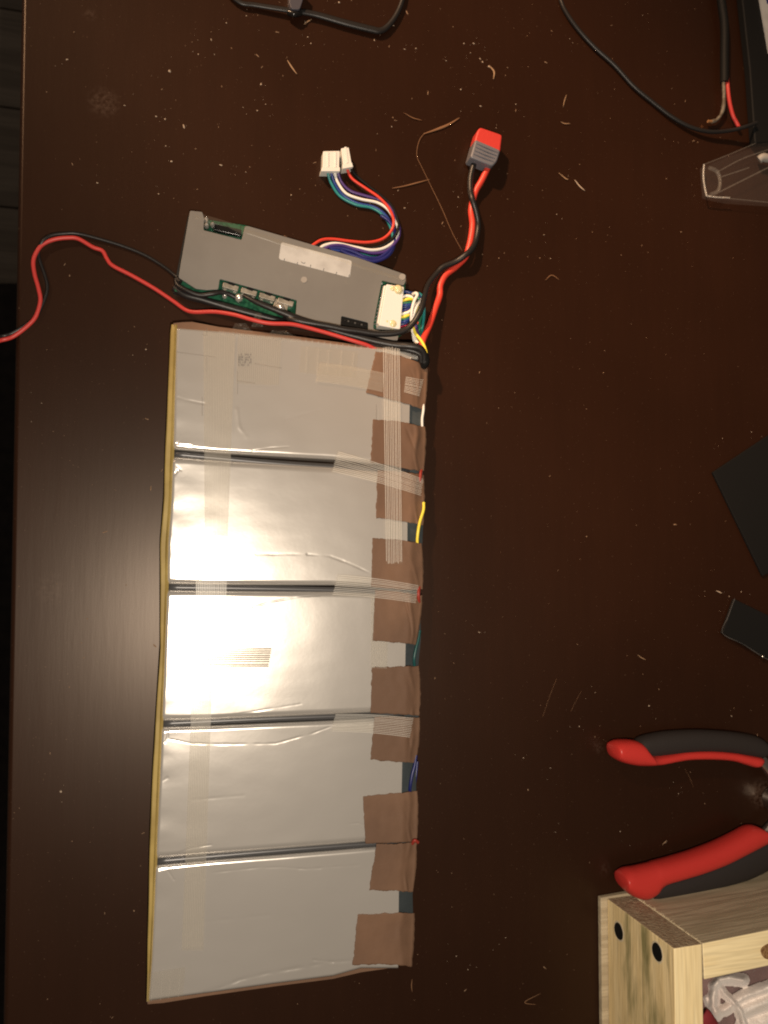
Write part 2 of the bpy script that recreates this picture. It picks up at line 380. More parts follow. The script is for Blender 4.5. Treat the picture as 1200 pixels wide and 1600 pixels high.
creases = [  # px polylines, depth (mm), width (px)
    ([(277, 621), (290, 625), (320, 631)], .35, 3), ([(272, 693), (300, 697)], .5, 2.2), ([(370, 640), (374, 668), (384, 682)], -.3, 6),
    ([(395, 704), (420, 700), (450, 698)], .3, 2), ([(480, 866), (515, 869), (545, 880), (578, 895)], .38, 2.4), ([(400, 866), (480, 866)], .15, 3),
    ([(395, 949), (425, 940), (470, 932), (500, 930)], .4, 2.2), ([(262, 1140), (262, 1152), (258, 1160)], .5, 2.5), ([(265, 1155), (300, 1162), (350, 1163), (430, 1162), (488, 1146), (520, 1134), (560, 1131), (578, 1133)], .32, 2.0),
    ([(340, 1120), (370, 1116), (470, 1100)], .22, 2.4), ([(275, 1334), (300, 1325), (330, 1320)], .3, 2.4), ([(244, 1361), (262, 1356)], .5, 2.5), ([(262, 1360), (272, 1375)], .4, 2.5),
    ([(330, 1364), (400, 1356), (440, 1355), (480, 1358), (500, 1357)], .22, 2.6), ([(318, 1551), (345, 1543), (375, 1531), (420, 1520), (470, 1512), (520, 1503), (560, 1500)], .45, 6), ([(490, 1500), (520, 1503)], .4, 4),
    ([(540, 1288), (560, 1286), (572, 1291)], .2, 2), ([(273, 725), (283, 735)], .6, 2.5), ([(278, 735), (272, 742)], .5, 2.5), ([(466, 1358), (560, 1352)], .15, 3), ([(246, 1225), (262, 1215)], .4, 3),
    ([(266, 700), (280, 690), (284, 680)], .5, 3), ([(590, 640), (588, 655)], .2, 2), ([(445, 655), (500, 640)], .1, 4), ([(300, 1250), (380, 1243)], .1, 4), ([(320, 1440), (420, 1430)], .1, 6)]
CS = []
for pl, dp, wd_ in creases:
    for i in range(len(pl) - 1):
        t0, t1 = 0, 0
        CS.append((np.array(pl[i], float), np.array(pl[i + 1], float), dp, wd_, min(p[1] for p in pl) - 12, max(p[1] for p in pl) + 12))
def crease_h(px, py, cache={}):
    h = 0; best = {}
    for A, B, dp, wd_, y0, y1 in CS:
        if py < y0 or py > y1: continue
        dx, dy = B[0] - A[0], B[1] - A[1]; ll = dx * dx + dy * dy
        t = max(0, min(1, ((px - A[0]) * dx + (py - A[1]) * dy) / ll))
        ex, ey = px - A[0] - t * dx, py - A[1] - t * dy
        dd = math.hypot(ex, ey)
        if dd > 4 * wd_: continue
        w_e = wd_ * .55 * (.7 + .6 * abs(noise.noise(Vector((px * .09, py * .09, dp))))); g = math.exp(-(dd / w_e) ** 2) * (.55 + .9 * noise.noise(Vector((px * .05, py * .05, dp * 9))))
        key = (dp, wd_, y0)
        if key not in best or abs(g) > abs(best[key]): best[key] = g
    for kk, g in best.items(): h -= kk[0] * .001 * g * .46
    return h
R1 = 9.5
for ci in range(5):
    tb = [(p[0], p[1]) for p in tops[ci]]; bb = [(p[0], p[1]) for p in bots[ci]]
    def cell_pt(u, v, tb=tb, bb=bb, ci=ci):
        # denser rows near the two long folded edges
        vv = .5 - .5 * math.cos(math.pi * v); v = .6 * v + .4 * vv
        xt = tb[0][0] + (tb[-1][0] - tb[0][0]) * u; yt = interp(tb, xt)
        xb = bb[0][0] + (bb[-1][0] - bb[0][0]) * u; yb = interp(bb, xb)
        y = yt + (yb - yt) * v
        xl = interp(LI, y); x = xt + (xb - xt) * v
        x += (xl - (tb[0][0] + (bb[0][0] - tb[0][0]) * v)) * (1 - u)
        z = surf(x, y, False)
        dt = min(y - yt, yb - y); dl = x - xl
        rr = R1 + 3 * math.exp(-dl / 14)
        if ci == 4 and yb - y < y - yt: rr = 4
        if ci == 0 and y - yt < 40: rr = 3
        if dt < rr: z -= (.0030 if rr > 5 else .0018) * (1 - math.sqrt(max(0, 1 - (1 - dt / rr) ** 2)))
        if dl < 5: z -= .0014 * (1 - math.sqrt(max(0, 1 - (1 - max(dl, 0) / 5) ** 2)))
        # slight pillow at the folded flank
        z += crease_h(x, y)
        q = P(x, y)
        z += .000042 * noise.noise(Vector((q.x * 70, q.y * 120, ci * 3.1))) * (1 + 6 * math.exp(-dl / 22) + 3 * math.exp(-dt / 12))
        return P(x, y, z)
    grid_obj('pouch_cell', 290, 150, cell_pt, M['foil'], pack, skirt=.0012)

# separators seen in the four joints
gl = [(709, 736), (917.5, 925), (1131, 1115.5), (1346.5, 1315)]
for k_, (ya, yb) in enumerate(gl):
    xa = interp(LI, ya) - 3; xb = interp(RI, yb)
    pa, pb = P(xa, ya, T - .003), P(xb, yb, T - .003); mid = P((xa + xb) / 2, (ya + yb) / 2 + (3 if k_ == 0 else -1), T - .003)
    V, Fc = sweep(spline([pa, mid, pb], 10), .0017, 8, .8)
    mesh_obj('separator', V, Fc, M['gap'], pack, smooth=True)
# yellow edge board along the left side: two narrow faces with a ridge
V, Fc = [], []
ysamp = list(range(507, 1566, 12)) + [1565]
for i, y in enumerate(ysamp):
    xo, xi = interp(LO, y), interp(LI, y) + 1.0
    xi = max(xi, xo + 3.0)
    w1 = xo + (xi - xo) * .62; w2 = xo + (xi - xo) * .82
    wz = .0003 * math.sin(y * .05)
    pts = [P(xo, y, T - .0018), P(xo + (xi - xo) * .12, y, T - .0012 + wz), P(w1, y, T - .0009 + wz), P(w2, y, T - .0001), P(xi + 1.5, y, T - .0011)]
    low = Vector((pts[0].x, pts[0].y, .0004)); low2 = Vector((pts[-1].x, pts[-1].y, .0004))
    V += [low] + pts + [low2]
    if i:
        for j in range(6): Fc.append(((i - 1) * 7 + j, (i - 1) * 7 + j + 1, i * 7 + j + 1, i * 7 + j))
n7 = len(V); Fc.append(tuple(range(7))); Fc.append(tuple(range(n7 - 7, n7)))
mesh_obj('edge_board', V, Fc, M['kapton'], pack, angle=20)
# brown backing paper peeping out at both short ends
bk = [(271, 505), (285, 503.5), (300, 503), (322, 507), (343, 511), (450, 524), (560, 539), (640, 548), (640, 560), (275, 525)]
prism('backing_paper', bk, T - .0008, T - .0012, M['paper'], pack)
bk2 = [(229, 1560), (231, 1569), (255, 1567), (320, 1556.5), (430, 1541), (520, 1529.5), (565, 1519), (600, 1514), (620, 1511), (560, 1500), (300, 1535)]
prism('backing_paper', bk2, T - .0042, T - .0046, M['paper'], pack)
prism('backing_paper', [(273, 512), (640, 552), (655, 1000), (615, 1508), (238, 1555)], .0011, .0002, M['paper'], pack)
# grey tab cover on the right
def tabf(u, v):
    y = 560 + (1505 - 560) * v; x0 = interp(RI, y) - 8; x1 = interp(RO, y) - 1.5
    x = x0 + (x1 - x0) * u
    return P(x, y, T - .0021 - .0012 * u * u - .0004 * noise.noise(Vector((u * 2, v * 30, 5))))
grid_obj('tab_cover', 6, 90, tabf, M['tab'], pack, skirt=.0006)

# brown paper patches
PT = [[(587, 549), (625, 556), (668, 571), (663, 641), (641, 633), (572, 614)],
      [(583, 656), (620, 658), (665, 668), (662, 736), (640, 734), (579, 722)],
      [(590, 735), (630, 737), (662, 742), (661, 821), (637, 816), (587, 809)],
      [(582, 841), (620, 843), (659, 849), (660, 921), (637, 922), (580, 917)],
      [(586, 922), (620, 924), (660, 930), (650, 1007), (630, 1005), (582, 1001)],
      [(581, 1043), (620, 1041), (655, 1041), (655, 1118), (630, 1116), (579, 1114)],
      [(585, 1119), (620, 1120), (656, 1121), (650, 1192), (630, 1191), (579, 1187)],
      [(567, 1244), (610, 1240), (652, 1236), (651, 1315), (630, 1316), (571, 1318)],
      [(588, 1318), (615, 1319), (651, 1316), (645, 1394), (620, 1392), (577, 1391)],
      [(559, 1429), (600, 1427), (647, 1426), (643, 1510), (600, 1506), (551, 1508)]]
for pi, p in enumerate(PT):
    def pf(u, v, p=p, pi=pi):
        def row(a, b, c, u):
            m_ = .5
            return (a[0] + (b[0] - a[0]) * u / m_, a[1] + (b[1] - a[1]) * u / m_) if u < m_ else (b[0] + (c[0] - b[0]) * (u - m_) / m_, b[1] + (c[1] - b[1]) * (u - m_) / m_)
        A = row(p[0], p[1], p[2], u); B = row(p[5], p[4], p[3], u)
        x = A[0] + (B[0] - A[0]) * v; y = A[1] + (B[1] - A[1]) * v
        # torn, slightly wavy edges
        e = 1.3 * noise.noise(Vector((u * 9, v * 9, pi * 7.7))) + .7 * noise.noise(Vector((u * 40, v * 40, pi * 3.7)))
        if v < .02 or v > .98: y += e * 1.2
        if u < .02: x += e
        if u > .98: x += e * .9 + 1.8 * math.sin(v * 3.1)
        z = surf(x, y) + .00032
        k1 = noise.noise(Vector((x * .03, y * .03, pi)))
        z += .00030 * noise.noise(Vector((x * .08, y * .05, pi * 2.)))* (.3 + u)
        # crease running down the right third where the paper folds over the tab
        cx = .80 + .05 * math.sin(v * 5 + pi); z += .0009 * math.exp(-((u - cx) / .045) ** 2) * (.5 + k1)
        cx2 = .62 + .25 * v; z -= .0005 * math.exp(-((u - cx2) / .03) ** 2) * max(0, k1 + .2)
        return P(x, y, z)
    o = grid_obj('paper_patch', 44, 36, pf, M['paper'], pack)
    sd = o.modifiers.new("solid", 'SOLIDIFY'); sd.thickness = .00022; sd.offset = 1
    # the folded-over flap down the side
    def ff_(u, v, p=p):
        x = p[2][0] + (p[3][0] - p[2][0]) * v - .5; y = p[2][1] + (p[3][1] - p[2][1]) * v
        t_ = P(x, y, surf(x, y) + .0002)
        return Vector((t_.x + .0004 * math.sin(u * 2), t_.y, t_.z * (1 - u) + .001 * u))
    f = grid_obj('flap', 4, 8, ff_, M['paper'], o)

# filament tape
def tape(p4, nf, layer, mid=None, fil=.30, drop=True, film=True, ends=True, seg=40, fm_='filament'):
    """p4: corners start-left, start-right, end-right, end-left; filaments run start->end"""
    A, B, Cc, D = p4
    def pos(u, s):
        a_ = (A[0] + (D[0] - A[0]) * s, A[1] + (D[1] - A[1]) * s); b_ = (B[0] + (Cc[0] - B[0]) * s, B[1] + (Cc[1] - B[1]) * s)
        if mid:
            o_ = math.sin(math.pi * s); a_ = (a_[0] + mid[0] * o_, a_[1] + mid[1] * o_); b_ = (b_[0] + mid[0] * o_, b_[1] + mid[1] * o_)
        x, y = a_[0] + (b_[0] - a_[0]) * u, a_[1] + (b_[1] - a_[1]) * u
        return x, y
    def zz_(x, y): return surf(x, y, drop) + .0011 + layer * .00012 + .00008 * noise.noise(Vector((x * .05, y * .05, 2)))
    def fn(u, v):
        x, y = pos(u, v)
        return P(x, y, zz_(x, y))
    t = grid_obj('filament_tape', 6, seg, fn, M['film_frosted' if (fm_ == 'filament_faint' and seg == 40) else 'film'], pack) if film else None
    V, Fc = [], []
    W = fil
    for i in range(nf):
        u = (i + .5) / nf + random.uniform(-.12, .12) / nf
        s0, s1 = random.uniform(0, .008), 1 - random.uniform(0, .012)
        for j in range(seg + 1):
            s = s0 + (s1 - s0) * j / seg
            du = W / nf * .5
            b0 = len(V)
            for q in (u - du, u + du):
                x, y = pos(q, s); V.append(P(x, y, zz_(x, y) + .00025))
            if j: Fc.append((b0 - 2, b0 - 1, b0 + 1, b0))
    o = mesh_obj('filament', V, Fc, M[fm_], t or pack, smooth=True)
    o['kind'] = 'stuff'
    return t
tape([(318, 517), (368, 523), (356, 838), (320, 838)], 18, 0, fil=.28, fm_='filament_faint')
tape([(306, 893), (355, 893), (354, 931), (306, 931)], 17, 1, fil=.3, seg=14)
tape([(300, 1078), (331, 1078), (318, 1485), (284, 1485)], 12, 0, fil=.28, fm_='filament_faint')
tape([(598, 541), (625, 543), (629, 881), (603, 881)], 10, 3, fil=.30, seg=70)
tape([(528, 704), (518, 737), (658, 775), (662, 748)], 12, 1, fil=.28, mid=(0, -2))
tape([(528, 897), (519, 930), (650, 943), (655, 914)], 12, 1, fil=.28, mid=(0, -2))
tape([(524, 1115), (518, 1143), (641, 1153), (647, 1121)], 12, 1, fil=.28, mid=(0, -2))
tape([(499, 566), (493, 596), (598, 613), (602, 583)], 12, 1, fil=.36, mid=(0, -2), fm_='filament_faint')
tape([(634, 588), (631, 613), (655, 620), (662, 593)], 11, 1, fil=.28, seg=10)
tape([(580, 1001), (606, 1003), (605, 1045), (579, 1044)], 10, -5, fil=.5, seg=12, fm_='filament_faint')
tape([(580, 930), (586, 930), (583, 1003), (579.5, 1003)], 2, -5, fil=.5, seg=20, fm_='filament_faint')
tape([(304, 1013), (301, 1043), (420, 1043), (425, 1012)], 9, 2, fil=.46, seg=16, fm_='filament_shade')
tape([(372, 520), (440, 527), (436, 602), (370, 600)], 22, 0, fil=.14, seg=12, fm_='filament_faint')
tape([(470, 540), (560, 550), (556, 590), (468, 582)], 5, 0, fil=.05, seg=8, fm_='filament_faint')
tape([(231, 1521), (290, 1511), (286, 1557), (229, 1566)], 4, 0, fil=.04, drop=False, seg=6, fm_='filament_faint')
# ragged ends of the wrapping tape along the top edge
V, Fc = [], []
for i in range(92):
    x = 344 + i * 3.2 + random.uniform(-.4, .4)
    if 470 < x < 585 and i % 3: continue
    y = interp([(p[0], p[1]) for p in tops[0]], x)
    z = surf(x, y + 3) + .0003; l1 = random.uniform(3, 6.5); wq = .75
    b0 = len(V)
    V += [P(x - wq, y + l1, z), P(x + wq, y + l1, z), P(x + wq, y - .5, z + .0001), P(x - wq, y - .5, z + .0001), P(x + wq + .2, y - 3, z - .003), P(x - wq + .2, y - 3, z - .003)]
    Fc += [(b0, b0 + 1, b0 + 2, b0 + 3), (b0 + 3, b0 + 2, b0 + 4, b0 + 5)]
o = mesh_obj('filament', V, Fc, M['filament_faint'], pack); o['kind'] = 'stuff'
# two torn scraps of clear tape standing up at the top edge
for (sx, sy, w_, h_, ph) in ((378, 512, 34, 14, 0), (402, 500, 18, 22, 2), (440, 521, 44, 9, 1)):
    def sf(u, v, sx=sx, sy=sy, w_=w_, h_=h_, ph=ph):
        x = sx - w_ / 2 + w_ * u * (1 - .5 * v) + v * 6; y = sy + h_ / 2 - h_ * v
        return P(x, y, T + .0005 + .004 * v + .0014 * noise.noise(Vector((u * 3.5, v * 3.5, ph))))
    grid_obj('tape_scrap', 10, 8, sf, M['film'], pack)
# pencil ticks and the small illegible ink stamp on the first cell
def marks(name, segs, wpx, m, parent, dz=.00035, zf=None):
    V, Fc = [], []
    for (x0, y0, x1, y1) in segs:
        L_ = math.hypot(x1 - x0, y1 - y0) or 1; nx, ny = -(y1 - y0) / L_ * wpx / 2, (x1 - x0) / L_ * wpx / 2
        k_ = max(1, int(L_ / 8)); 
        for j in range(k_ + 1):
            t_ = j / k_; x, y = x0 + (x1 - x0) * t_, y0 + (y1 - y0) * t_
            b0 = len(V)
            z1 = (zf(x, y) if zf else surf(x, y)) + dz
            V += [P(x + nx, y + ny, z1), P(x - nx, y - ny, z1)]
            if j: Fc.append((b0 - 2, b0 - 1, b0 + 1, b0))
    return mesh_obj(name, V, Fc, m, parent)
M['pencil'] = mat('pencil', (.22, .20, .18), .6, alpha=.55)
marks('pencil_line', [(323, 513, 323, 524), (316, 522, 322, 525), (276, 550, 337, 558), (322.5, 557, 322, 580), (371, 580, 371, 616), (398, 568, 440, 575), (371, 595, 399, 599), (316, 620, 316, 650), (588, 632, 588, 655)], .8, M['pencil'], pack, .00045)['kind'] = 'stuff'
M['stamp'] = mat('stamp_ink', (.04, .04, .045), .6, alpha=.95)
seg = []
for i in range(10):
    x = 373 + i * 2.1
    for j in range(5):
        if random.random() < .72: seg.append((x, 553 + j * 4 + random.uniform(-1, 1), x + random.uniform(-.3, .3), 556 + j * 4 + random.uniform(-1, 0)))
o = marks('ink_stamp', seg, .9, M['stamp'], pack, .00045); o['kind'] = 'stuff'
# balance wires peeping out along the right side
M['red_shade'] = mat('dull_red_insulation', (.26, .03, .02), .5)
def side(name, pts, r, m): return wire(name, pts, r, m, pack)
zt = T - .0012
side('balance_wire', [(661, 625, zt-.003), (661.5, 640, zt-.001), (659.5, 655, zt-.001), (660, 672, zt - .002)], .0007, M['w_white'])
side('balance_wire', [(658, 733, zt - .002), (657, 741, zt - .0004), (656, 750, zt - .0006), (656, 760, zt - .003)], .0009, M['red_shade'])
side('balance_wire', [(662, 785, zt - .001), (661.5, 797, zt), (656, 815, zt + .0004), (653, 832, zt + .0004), (652, 848, zt-.001), (655, 860, zt - .003)], .0008, M['w_yellow'])
side('balance_wire', [(655, 915, zt - .002), (654, 925, zt), (654, 934, zt - .0004), (655, 945, zt - .003)], .0009, M['red_shade'])
side('balance_wire', [(656, 985, zt - .002), (653.5, 1000, zt - .001), (649.5, 1015, zt - .0004), (647, 1030, zt - .0004), (648, 1045, zt - .002)], .0008, M['w_darkteal'])
side('balance_wire', [(650, 1180, zt - .002), (648, 1195, zt - .001), (644, 1210, zt - .0004), (641, 1228, zt - .0004), (640, 1240, zt - .002)], .0009, M['w_darkblue'])
side('balance_wire', [(652, 1190, zt - .004), (650, 1212, zt - .003), (648, 1228, zt - .003), (648, 1240, zt - .004)], .0007, M['w_darkblue'])
side('balance_wire', [(644, 1318, zt - .001), (648, 1313, zt + .001), (653, 1316, zt)], .0009, M['red_shade'])
# black wrapped lug at the far right corner
wire('lug_sleeve', [(652, 548, T - .001), (662, 555, T), (664, 566, T - .001), (660, 572, T - .003)], .0026, M['black_gloss'], pack, label='black plastic wrap over the cell tab')
prism('solder_tab', [(642, 553), (658, 556), (657, 562), (641, 560)], T + .0004, T - .001, M['solder'], pack, bevel=.0003)

# ------------------------------------------------------------------ battery management board
def BZ(X, Y): return (250 + X / 2.6667, 300 + Y / 2.6667)
bz = .0085
c = P(450, 430)
board = thing('circuit_board', 'long green circuit board under a grey notched metal cover plate with a blank white sticker', 'circuit board', (c.x, c.y, 0))
pcb = [(296, 340), (385, 352), (633, 434), (633, 447), (632, 520), (618, 531), (565, 519), (462, 507), (385, 480), (340, 468), (272, 455), (279, 435)]
prism('board', round_poly(pcb, 3), .0045, .0030, M['pcb'], board)
sidecol = mat('black_insulating_frame', (.009, .010, .010), .45)
prism('insulating_base', round_poly([(294, 336), (388, 356), (634, 432), (630, 520), (600, 526), (462, 512), (400, 494), (340, 476), (270, 457), (275, 432)], 3), .0030, .0004, sidecol, board)
plate = [(297, 329), (316, 331), (319, 341), (318, 359.5), (377.5, 375), (383, 353), (389, 353.5), (470, 377), (560, 403), (634, 429), (634, 438), (631, 446), (597, 438), (583.5, 506), (583.5, 514), (601, 519), (624, 517), (621, 533), (575.5, 523), (575.5, 504), (533.5, 493.5), (532, 510), (510, 506), (462, 494), (464, 469), (343.5, 435.5), (341, 452), (322, 453), (306, 451), (279, 433.5), (281, 420)]
pl = prism('cover_plate', round_poly(plate, 2.2, 3), bz, bz - .0012, M['plate'], board, bevel=.00035)
for s_ in ([(300, 345), (303, 345), (303, 348), (300, 348)], [(625, 440), (629, 441), (628, 444), (624, 443)], [(290, 430), (294, 431), (293, 435), (289, 434)], [(540, 485), (544, 486), (543, 490), (539, 489)], [(420, 380), (424, 381), (423, 385), (419, 384)]):
    prism('standoff', s_, bz - .0012, .0045, M['steel'], board)
st = prism('sticker', round_poly([(439.5, 378), (550, 407.5), (546.5, 434), (435.5, 405)], 4), bz + .00012, bz + .00002, M['sticker'], board)
bzf = lambda x, y: bz + .00012
tk = []
for X, Y in ((518, 275), (572, 290), (627, 302), (682, 317), (735, 332), (788, 342)):
    x, y = BZ(X, Y); tk.append((x + .5, y + .5, x - .5, y + 4.2))
arc = [BZ(588, 290), BZ(592, 295), BZ(600, 297), BZ(606, 294)]
for i in range(3): tk.append((*arc[i], *arc[i + 1]))
marks('printed_tick', tk, .8, M['ink'], st, .0001, zf=bzf)
def disc(name, x, y, r, z, h, m, parent, ry=None, k_=20, bevel=0):
    return prism(name, [(x + r * math.cos(2 * math.pi * i / k_), y + (ry or r) * math.sin(2 * math.pi * i / k_)) for i in range(k_)], z, z - h, m, parent, bevel=bevel)
disc('rivet', 475, 437, 4.8, bz + .00025, .0003, M['grey_print'], board)
disc('rivet', 628.5, 432.5, 5.0, bz + .00025, .0003, M['grey_print'], board)
def dome(name, x, y, r, z, h, m, parent, k_=16):
    c_ = P(x, y, z); V, Fc = [], []; rw = r * S
    for i in range(6):
        a_ = i / 5 * math.pi / 2
        for j in range(k_):
            b_ = 2 * math.pi * j / k_; rr = rw * math.cos(a_) * (1 + .12 * noise.noise(Vector((j * .5, i, x))))
            V.append(Vector((c_.x + rr * math.cos(b_), c_.y + rr * math.sin(b_), z + h * math.sin(a_))))
        if i:
            for j in range(k_): Fc.append(((i - 1) * k_ + j, (i - 1) * k_ + (j + 1) % k_, i * k_ + (j + 1) % k_, i * k_ + j))
    Fc.append(tuple(range(k_ - 1, -1, -1))); 
    return mesh_obj(name, V, Fc, m, parent, smooth=True)
# transistors along the lower cut-out (px per quadrilateral)
dirx, diry = (464 - 343.5) / 124., (469 - 435.5) / 124.
body_m = mat('transistor_tab', (.30, .28, .24), .4, metal=.3, var=(300, (.2, .19, .16), .4, .6))
leg_m = M['black_matt']
for i in range(4):
    s0 = 4 + i * 29.5
    x, y = 345 + dirx * s0, 437 + diry * s0
    q = lambda a_, b_: (x + dirx * a_ - diry * b_, y + diry * a_ + dirx * b_)
    prism('transistor', [q(1, 2), q(26, 2), q(26, 10), q(1, 10)], .0072, .0046, body_m, board, bevel=.0003)
    prism('transistor_leg', [q(8, 3), q(11, 0.5), q(20, 0.5), q(18, 4)], .00735, .0050, leg_m, board)
    if i != 3:
        for a_ in (4, 12, 20): prism('solder_pad', [q(a_, 11), q(a_ + 4, 11), q(a_ + 4, 14), q(a_, 14)], .0050, .0044, M['pcb'] if a_ == 12 else body_m, board)
dome('solder_joint', 351, 463, 4.5, .0048, .0025, M['solder'], board)
dome('solder_joint', 373, 466, 7, .0048, .003, M['solder'], board)
dome('solder_joint', 343, 458, 3, .0048, .002, M['solder'], board)
prism('copper_tab', [(430, 466), (452, 472), (448, 488), (426, 482)], .0066, .0046, body_m, board, bevel=.0003)
dome('terminal_bolt', 436.5, 483.5, 9.0, .0066, .0052, M['solder'], board)
# parts in the far left notch
dome('solder_joint', 322, 346, 4.2, .0056, .0045, M['solder'], board); dome('solder_joint', 322.5, 355, 4.2, .0056, .0045, M['solder'], board); dome('solder_joint', 332, 353.5, 4.0, .0056, .0045, M['solder'], board)
prism('capacitor', round_poly([(334, 349), (378, 359), (377, 369), (333, 359)], 2), .0075, .0046, M['black_gloss'], board, bevel=.0006)
# socket with printed rows in the lower notch
prism('chip_socket', [(534.5, 494.5), (574.5, 505), (574, 515), (533, 508)], .0078, .0046, M['black_gloss'], board, bevel=.0003)
for i in range(7):
    x, y = 538 + i * 5.2, 499 + i * 1.35
    prism('pin', [(x, y), (x + 2.6, y + .6), (x + 2.4, y + 3), (x - .2, y + 2.4)], .0081, .0070, M['steel'] if i % 2 else M['black_matt'], board)
# pins between the cover plate and the white plug
for i in range(11):
    t_ = i / 10; x, y = 600.5 - 13.5 * t_, 448.5 + 58 * t_
    dome('pin', x - 2.5, y, 1.6, .0046, .0012, M['solder'], board, k_=8)
prism('silk_print', [(594, 441), (598, 442), (597, 445), (593, 444)], .00465, .00455, M['sticker'], board)
sc_seg = []
for i in range(14):
    x, y = 300 + random.random() * 270, 350 + random.random() * 20 + 0; y += (x - 300) * .25 + random.random() * 50
    a_ = random.uniform(0, 3.14); l_ = random.uniform(3, 14); sc_seg.append((x, y, x + l_ * math.cos(a_), y + l_ * math.sin(a_) * .5))
o = marks('scratch', sc_seg, .35, mat('scratch', (.34, .32, .29), .4, alpha=.5), board, .00006, zf=lambda x, y: bz); o['kind'] = 'stuff'
# the strip of clear tape over the far edge
def ctf(u, v):
    x = 305 + 330 * u; y = 334 + 24 * (u * 330 / 80 if u < .24 else 1) + (433 - 354) * max(0, (u - .24) / .76)
    z = bz + .0004 - .0012 * (abs(v - .5) * 2) ** 2
    if u < .24: z -= .0015 * math.sin(u / .24 * math.pi)
    return P(x, y - 3 + 10 * v * (1.4 if u < .5 else 1), z + .0003 * noise.noise(Vector((u * 20, v * 2, 0))))
grid_obj('clear_tape', 60, 6, ctf, M['film'], board)

# white plug with the row of coloured wires
bh = thing('balance_harness', 'white glued plug with a fan of coloured wires at the end of the board', 'wire harness', P(620, 480))
def R3(l, z): return zz(7.5, 7.5, 560, 410, l, z)
prism('plug', round_poly([(604, 443.5), (631.5, 448), (625.5, 515), (592, 508.5)], 2), .0115, .0046, M['nylon'], bh, bevel=.0005)
prism('plug_rim', [(600, 446), (604.5, 446), (592.5, 507), (589.5, 505)], .0092, .0048, M['nylon'], bh, bevel=.0003)
dome('glue_blob', 622, 453, 8.5, .0108, .0022, M['glue'], bh); dome('glue_blob', 613, 451, 5.5, .0108, .0014, M['glue'], bh)
dome('glue_blob', 613, 507, 9, .0098, .0024, M['glue'], bh); dome('glue_blob', 604, 503, 5, .0104, .0012, M['glue'], bh)
wr = .00085
def hw(m, pts, z=.008, r=wr, lab=None): wire('wire', R3(pts, z), r, M[m], bh, label=lab)
hw('w_white', [(500, 410, .0075), (560, 392, .0085), (620, 405, .009), (655, 460, .0085), (660, 560, .006), (655, 700, .005)])
hw('w_yellow', [(500, 452, .0075), (560, 435, .009), (625, 430, .009), (662, 480, .0075), (672, 600, .005), (650, 700, .004)])
hw('w_green', [(500, 482, .007), (560, 472, .008), (640, 470, .008), (680, 520, .006), (690, 640, .004), (680, 760, .004)])
hw('w_blue', [(500, 505, .007), (560, 500, .0082), (630, 500, .008), (670, 560, .006), (690, 680, .004), (690, 800, .004)])
hw('w_navy', [(500, 532, .007), (560, 524, .0082), (630, 525, .0078), (665, 580, .006), (700, 700, .004), (715, 820, .004)])
hw('w_indigo', [(500, 568, .007), (560, 558, .0082), (620, 545, .008), (660, 600, .006), (690, 720, .004), (700, 820, .004)])
hw('w_white', [(492, 602, .0075), (540, 598, .009), (600, 575, .010), (655, 520, .0105), (712, 462, .011), (738, 440, .008), (748, 500, .005)])
hw('w_yellow', [(490, 640, .0075), (540, 635, .0088), (600, 608, .009), (640, 585, .008), (672, 640, .005)])
hw('w_green', [(490, 668, .007), (550, 660, .0082), (610, 635, .008), (650, 690, .005), (690, 790, .004)])
hw('w_blue', [(490, 700, .007), (550, 688, .0082), (610, 660, .0078), (660, 720, .005), (710, 830, .004)])
hw('w_navy', [(488, 728, .007), (550, 714, .0078), (610, 690, .007), (660, 760, .005), (700, 860, .004)])
hw('w_pink', [(485, 768, .0065), (540, 750, .0072), (600, 722, .0068), (660, 770, .005), (690, 840, .0045), (715, 900, .006)])
hw('w_white', [(640, 372, .010), (672, 360, .0125), (690, 380, .013), (660, 440, .0135), (635, 520, .0135), (622, 610, .013), (622, 700, .011), (636, 800, .0095), (650, 900, .009), (680, 960, .009)], lab='white wire looping over the others')
hw('w_white', [(712, 462, .011), (680, 520, .0125), (650, 600, .0125), (628, 680, .0118), (640, 790, .0095), (668, 900, .009), (700, 950, .010)])
hw('w_yellow', [(700, 520, .011), (672, 580, .012), (650, 650, .0115), (640, 740, .010), (668, 830, .0105), (730, 910, .012), (770, 980, .0135), (795, 1060, .0135), (812, 1112, .0125)], lab='yellow wire dropping to the corner of the pack')
hw('w_navy', [(520, 345, .006), (580, 350, .0085), (660, 370, .0085), (715, 385, .008), (750, 480, .006), (765, 600, .004)])
hw('w_teal', [(700, 360, .008), (745, 400, .0078), (768, 520, .006), (766, 640, .0055), (752, 740, .006), (738, 850, .008), (745, 920, .010)])
hw('w_green', [(690, 400, .008), (725, 470, .0075), (735, 600, .006), (715, 720, .006), (722, 820, .008), (735, 900, .010)])
hw('red_dark', [(700, 700, .0055), (722, 760, .006), (722, 840, .008)])
for q_ in (( [(650, 740, .005), (675, 800, .006), (705, 870, .009), (745, 940, .011)], 'w_navy'), ([(665, 740, .005), (690, 800, .007), (715, 860, .009), (750, 925, .011)], 'w_purple')):
    hw(q_[1], q_[0])

